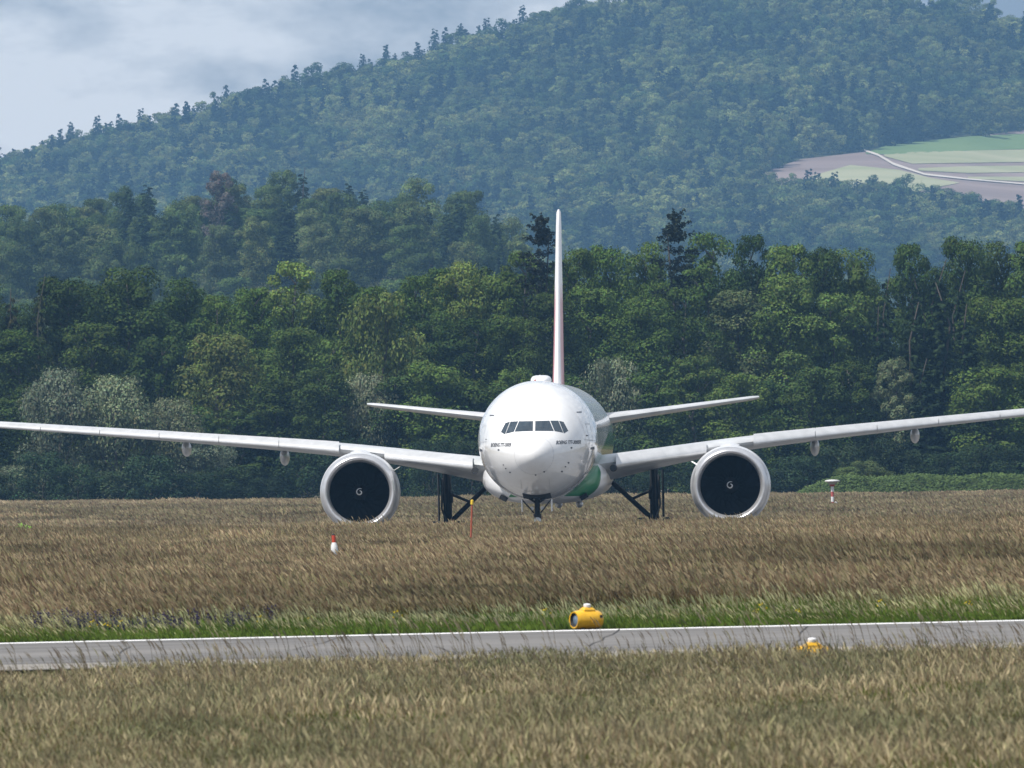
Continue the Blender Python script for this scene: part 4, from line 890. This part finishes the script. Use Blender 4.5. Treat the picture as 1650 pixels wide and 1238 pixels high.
grass_zone('distant_grass', 1045, 1790, .16, back_p, 4, tint_a=(.60, .60, .50), tint_b=(.98, .92, .80), dryscale=.004, sk=False)

# purple sage along the left verge, a few yellow flowers, one bright weed
def sage_mesh():
    V_, T_ = [], []
    for k in range(9):
        a = rng.uniform(0, 6.28); r = rng.uniform(0, .16); b = np.array([r * math.cos(a), r * math.sin(a), 0]); h = rng.uniform(.34, .6); d = np.array([rng.normal() * .1 - .1, rng.normal() * .1, 1]); s = np.array([1, 0, 0])
        m = b + d * h * .5; e = b + d * h
        V_ += [b - s * .005, b + s * .005, m + s * .005, m - s * .005]; T_ += [(.05, .08, .02)] * 4
        n = 26; P_ = m + (e - m) * rng.uniform(0, 1, (n, 1)) + rng.normal(size=(n, 3)) * (.016, .016, .008); q = leaf_quads(P_, unit(n), .018).reshape(-1, 3); V_ += list(q); T_ += list(np.repeat(np.array([(.052, .042, .095)]) * rng.uniform(.6, 1.4, (n, 1)), 4, 0))
        n = 8; P_ = b + d * h * .25 * rng.uniform(.1, 1, (n, 1)) + rng.normal(size=(n, 3)) * (.05, .05, .01); V_ += list(leaf_quads(P_, unit(n), .04).reshape(-1, 3)); T_ += [(.05, .085, .025)] * (4 * n)
    return np_mesh('sage_plant', np.array(V_), 4, M['leaf'], np.array(T_))
sg = [sage_mesh() for _ in range(3)]
for i, px in enumerate([48, 62, 80, 94, 108, 118, 130, 138, 160, 176, 190, 201, 210, 222, 236, 250, 262, 270, 284, 292, 322, 340, 372, 392, 405, 440]):
    row = rnd.uniform(1016, 1026) - px * .024; Y = 336 + rnd.uniform(0, 12) + SK * at(px, 1020, 338).x; p = at(px, row, Y)
    o = link('sage_plant', sg[i % 3]); o.location = (p.x, Y, float(gz(p.x, Y))); o.rotation_euler = (0, 0, rnd.uniform(-.4, .4)); o.scale = [rnd.uniform(.6, .95)] * 3
    tag(o, 'purple flowering sage plant in the green verge beyond the runway', 'plant', 'purple sage plants on the verge')
def flower_mesh():
    V_, T_ = [], []
    for k in range(5):
        b = np.array([rng.normal() * .09, rng.normal() * .09, 0]); h = rng.uniform(.22, .42); e = b + (0, 0, h); s = np.array([.005, 0, 0])
        V_ += [b - s, b + s, e + s, e - s]; T_ += [(.06, .1, .03)] * 4; V_ += list(leaf_quads(e + rng.normal(size=(6, 3)) * .012, unit(6), .026).reshape(-1, 3)); T_ += [(.75, .58, .04)] * 24
    return np_mesh('yellow_flower', np.array(V_), 4, M['leaf'], np.array(T_))
fl = [flower_mesh() for _ in range(2)]
for i, (px, dd) in enumerate([(150, 3), (172, 4), (196, 3), (1217, 7), (1228, 6), (1286, 4), (420, 6), (500, 8), (640, 5), (1030, 160), (880, 5), (1560, 6), (1420, 9), (1003, 22)]):
    X = at(px, 1020, 338).x; Y = 333 + dd + SK * X; X = at(px, 1010, Y).x; o = link('yellow_flower', fl[i % 2]); o.location = (X, Y, float(gz(X, Y)) + .08); o.scale = [rnd.uniform(.5, .8)] * 3; tag(o, 'small yellow wild flower standing in the grass beyond the runway', 'flower', 'yellow wild flowers')

# ------------------------------------------------------------------ airfield furniture
M['yellow'] = pmat('yellow_enamel', (.72, .40, .012), .35, coat=.3, vary=.15, scale=8)
M['glass_lens'] = pmat('lamp_glass', (.16, .22, .30), .08, vary=.4, scale=9, spec=.9)
M['cap'] = pmat('cap_white', (.82, .82, .84), .3)
M['red'] = pmat('signal_red', (.50, .06, .03), .5); M['redd'] = pmat('faded_red', (.42, .09, .08), .6); M['orange'] = pmat('orange_pole', (.36, .085, .045), .5); M['pwhite'] = pmat('post_white', (.74, .74, .74), .5); M['pyellow'] = pmat('tip_yellow', (.75, .52, .04), .5)
M['dk'] = pmat('black_rubber', (.03, .03, .03), .7); M['wd'] = pmat('stake_brown', (.10, .06, .04), .8)
def runway_lamp(loc, rz, label):
    r = empty('runway_edge_lamp', loc, rz); tag(r, label, 'runway lamp')
    # lamp drum lying on its side (axis X), open dark-rimmed lens at one end
    MB().lathe([(-.285, .128), (-.29, .15), (-.25, .162), (-.20, .172), (.14, .172), (.20, .166), (.25, .15), (.275, .115), (.283, .06), (.284, .001)], 'X', (0, 0, .175), 36).build('housing', M['yellow'], r, auto=40)
    MB().lathe([(-.286, .127), (-.275, .126), (-.235, .118), (-.225, .001)], 'X', (0, 0, .175), 28).build('lens_rim', M['dk'], r, auto=40)
    MB().lathe([(-.262, .001), (-.258, .05), (-.247, .085), (-.232, .108)], 'X', (0, 0, .175), 28).build('lens', M['glass_lens'], r, True)
    MB().loft([[(a * q, b * q, z) for a, b in ((-.115, -.09), (.115, -.09), (.115, .09), (-.115, .09))] for q, z in ((1, .325), (1, .355), (.72, .385), (.6, .40))]).build('lamp_base', M['yellow'], r)
    MB().lathe([(.395, .062), (.40, .066), (.445, .066), (.462, .05), (.468, .001)], 'Z', (0, 0, 0), 20).build('lamp_cap', M['cap'], r, auto=40)
    MB().box((.19, -.158, .235), (.05, .035, .05)).build('latch', M['dk'], r); MB().box((.0, -.168, .155), (.03, .03, .05)).build('latch', M['yellow'], r)
    MB().box((0, -.168, .165), (.36, .014, .012)).build('seam', M['yellow'], r)
    for s in (-.15, .15): MB().box((s, 0, .01), (.06, .2, .1)).build('foot', M['dk'], r)
X = at(946, 1005, 334).x; Y = 333.4 + SK * X; runway_lamp((X, Y, float(gz(X, Y)) + .0), math.radians(33), 'yellow drum-shaped runway lamp with white cap at the far white line')
p = at(1309, 1070, 270); Y = 276.5 + SK * p.x; X = at(1309, 1070, Y).x; runway_lamp((X, Y, float(gz(X, Y)) + .045), math.radians(20), 'yellow runway lamp half hidden in tall grass on the near side of the runway')
# red and white marker post in the meadow
p = at(541, 862, 520); g = float(gz(p.x, 520)); r = empty('marker_post', (p.x, 520, g)); r.rotation_euler = (0, math.radians(-3), 0); tag(r, 'short red and white marker post standing in the meadow before the left engine', 'marker post')
MB().lathe([(1.0, .055), (1.2, .055), (1.205, .001)], 'Z', n=14).build('red_band', M['red'], r, auto=40)
MB().lathe([(.60, .04), (.66, .075), (.78, .10), (.9, .09), (1.0, .06)], 'Z', n=16).build('white_band', M['pwhite'], r, True)
MB().lathe([(1.2, .045), (1.24, .04), (1.26, .001)], 'Z', n=12).build('cap', M['dk'], r, auto=40)
for s in (-1, 1): MB().tube((s * .09, 0, -.1), (s * .05, 0, .66), .022).build('stake', M['wd'], r)
# orange pole with yellow tip
p = at(760, 806, 600); g = float(gz(p.x, 600)); r = empty('marker_pole', (p.x - .07, 600, g)); r.rotation_euler = (0, math.radians(2.5), 0); tag(r, 'thin orange pole with yellow tip standing in the meadow beside the left landing gear', 'pole')
MB().tube((0, 0, -.2), (0, 0, p.z - g - .14), .034, .03).build('shaft', M['orange'], r); MB().lathe([(p.z - g - .14, .05), (p.z - g, .05), (p.z - g + .02, .001)], 'Z', n=12).build('tip', M['pyellow'], r, auto=40)
# mushroom-topped red and white mast beyond the right engine
p = at(1341, 773, 1250); g = float(gz(p.x, 1250)); h = p.z - g; r = empty('aerial_mast', (p.x, 1250, g)); tag(r, 'red and white mast with white dish top in front of the grassy bank', 'mast')
MB().lathe([(h - .34, .16), (h - .28, .22), (h - .12, .50), (h - .06, .50), (h - .02, .3), (h, .001)], 'Z', n=24).build('dish', M['pwhite'], r, auto=50)
MB().lathe([(h - .46, .12), (h - .34, .19), (h - .3, .16)], 'Z', n=16).build('collar', M['red'], r, auto=40)
zz = h - .46
for k, m_ in enumerate(('pwhite', 'redd', 'pwhite', 'redd', 'pwhite')):
    MB().lathe([(zz - .34, .1), (zz, .1)], 'Z', n=14, cap0=True, cap1=True).build('band', M[m_], r, auto=40); zz -= .341
MB().lathe([(-.1, .09), (.78, .09), (.8, .001)], 'Z', (.22, 0, 0), 12).build('side_post', M['pwhite'], r, auto=40)
# bright weed at the left end of the meadow
V_ = leaf_quads(np.array([.0, 0, .6]) + rng.normal(size=(60, 3)) * (.14, .1, .12) + np.linspace(0, 1, 60)[:, None] * np.array([.22, 0, .3]), np.tile((0, -.8, .5), (60, 1)), .06).reshape(-1, 3)
p = at(32, 850, 800); o = link('weed', np_mesh('weed', np.concatenate([V_, np.array([(-.02, 0, 0), (.02, 0, 0), (.12, 0, .7), (.08, 0, .7)])]), 4, M['leaf'], np.tile((.20, .36, .07), (244, 1)))); o.location = (p.x, 800, float(gz(p.x, 800))); tag(o, 'single bright lime green weed sticking out of the meadow beyond the wing', 'weed')

# ------------------------------------------------------------------ haze
m, t, o_ = new_mat('haze_air'); pv = N(t, 'ShaderNodeVolumePrincipled'); pv.inputs['Color'].default_value = (.30, .60, 1.0, 1); pv.inputs['Density'].default_value = 4.9e-5; pv.inputs['Anisotropy'].default_value = .2
t.links.new(pv.outputs[0], o_.inputs['Volume'])
hz = MB().box((0, 5900, 198), (2900, 12100, 402)).build('haze', m); tag(hz, kind='stuff')
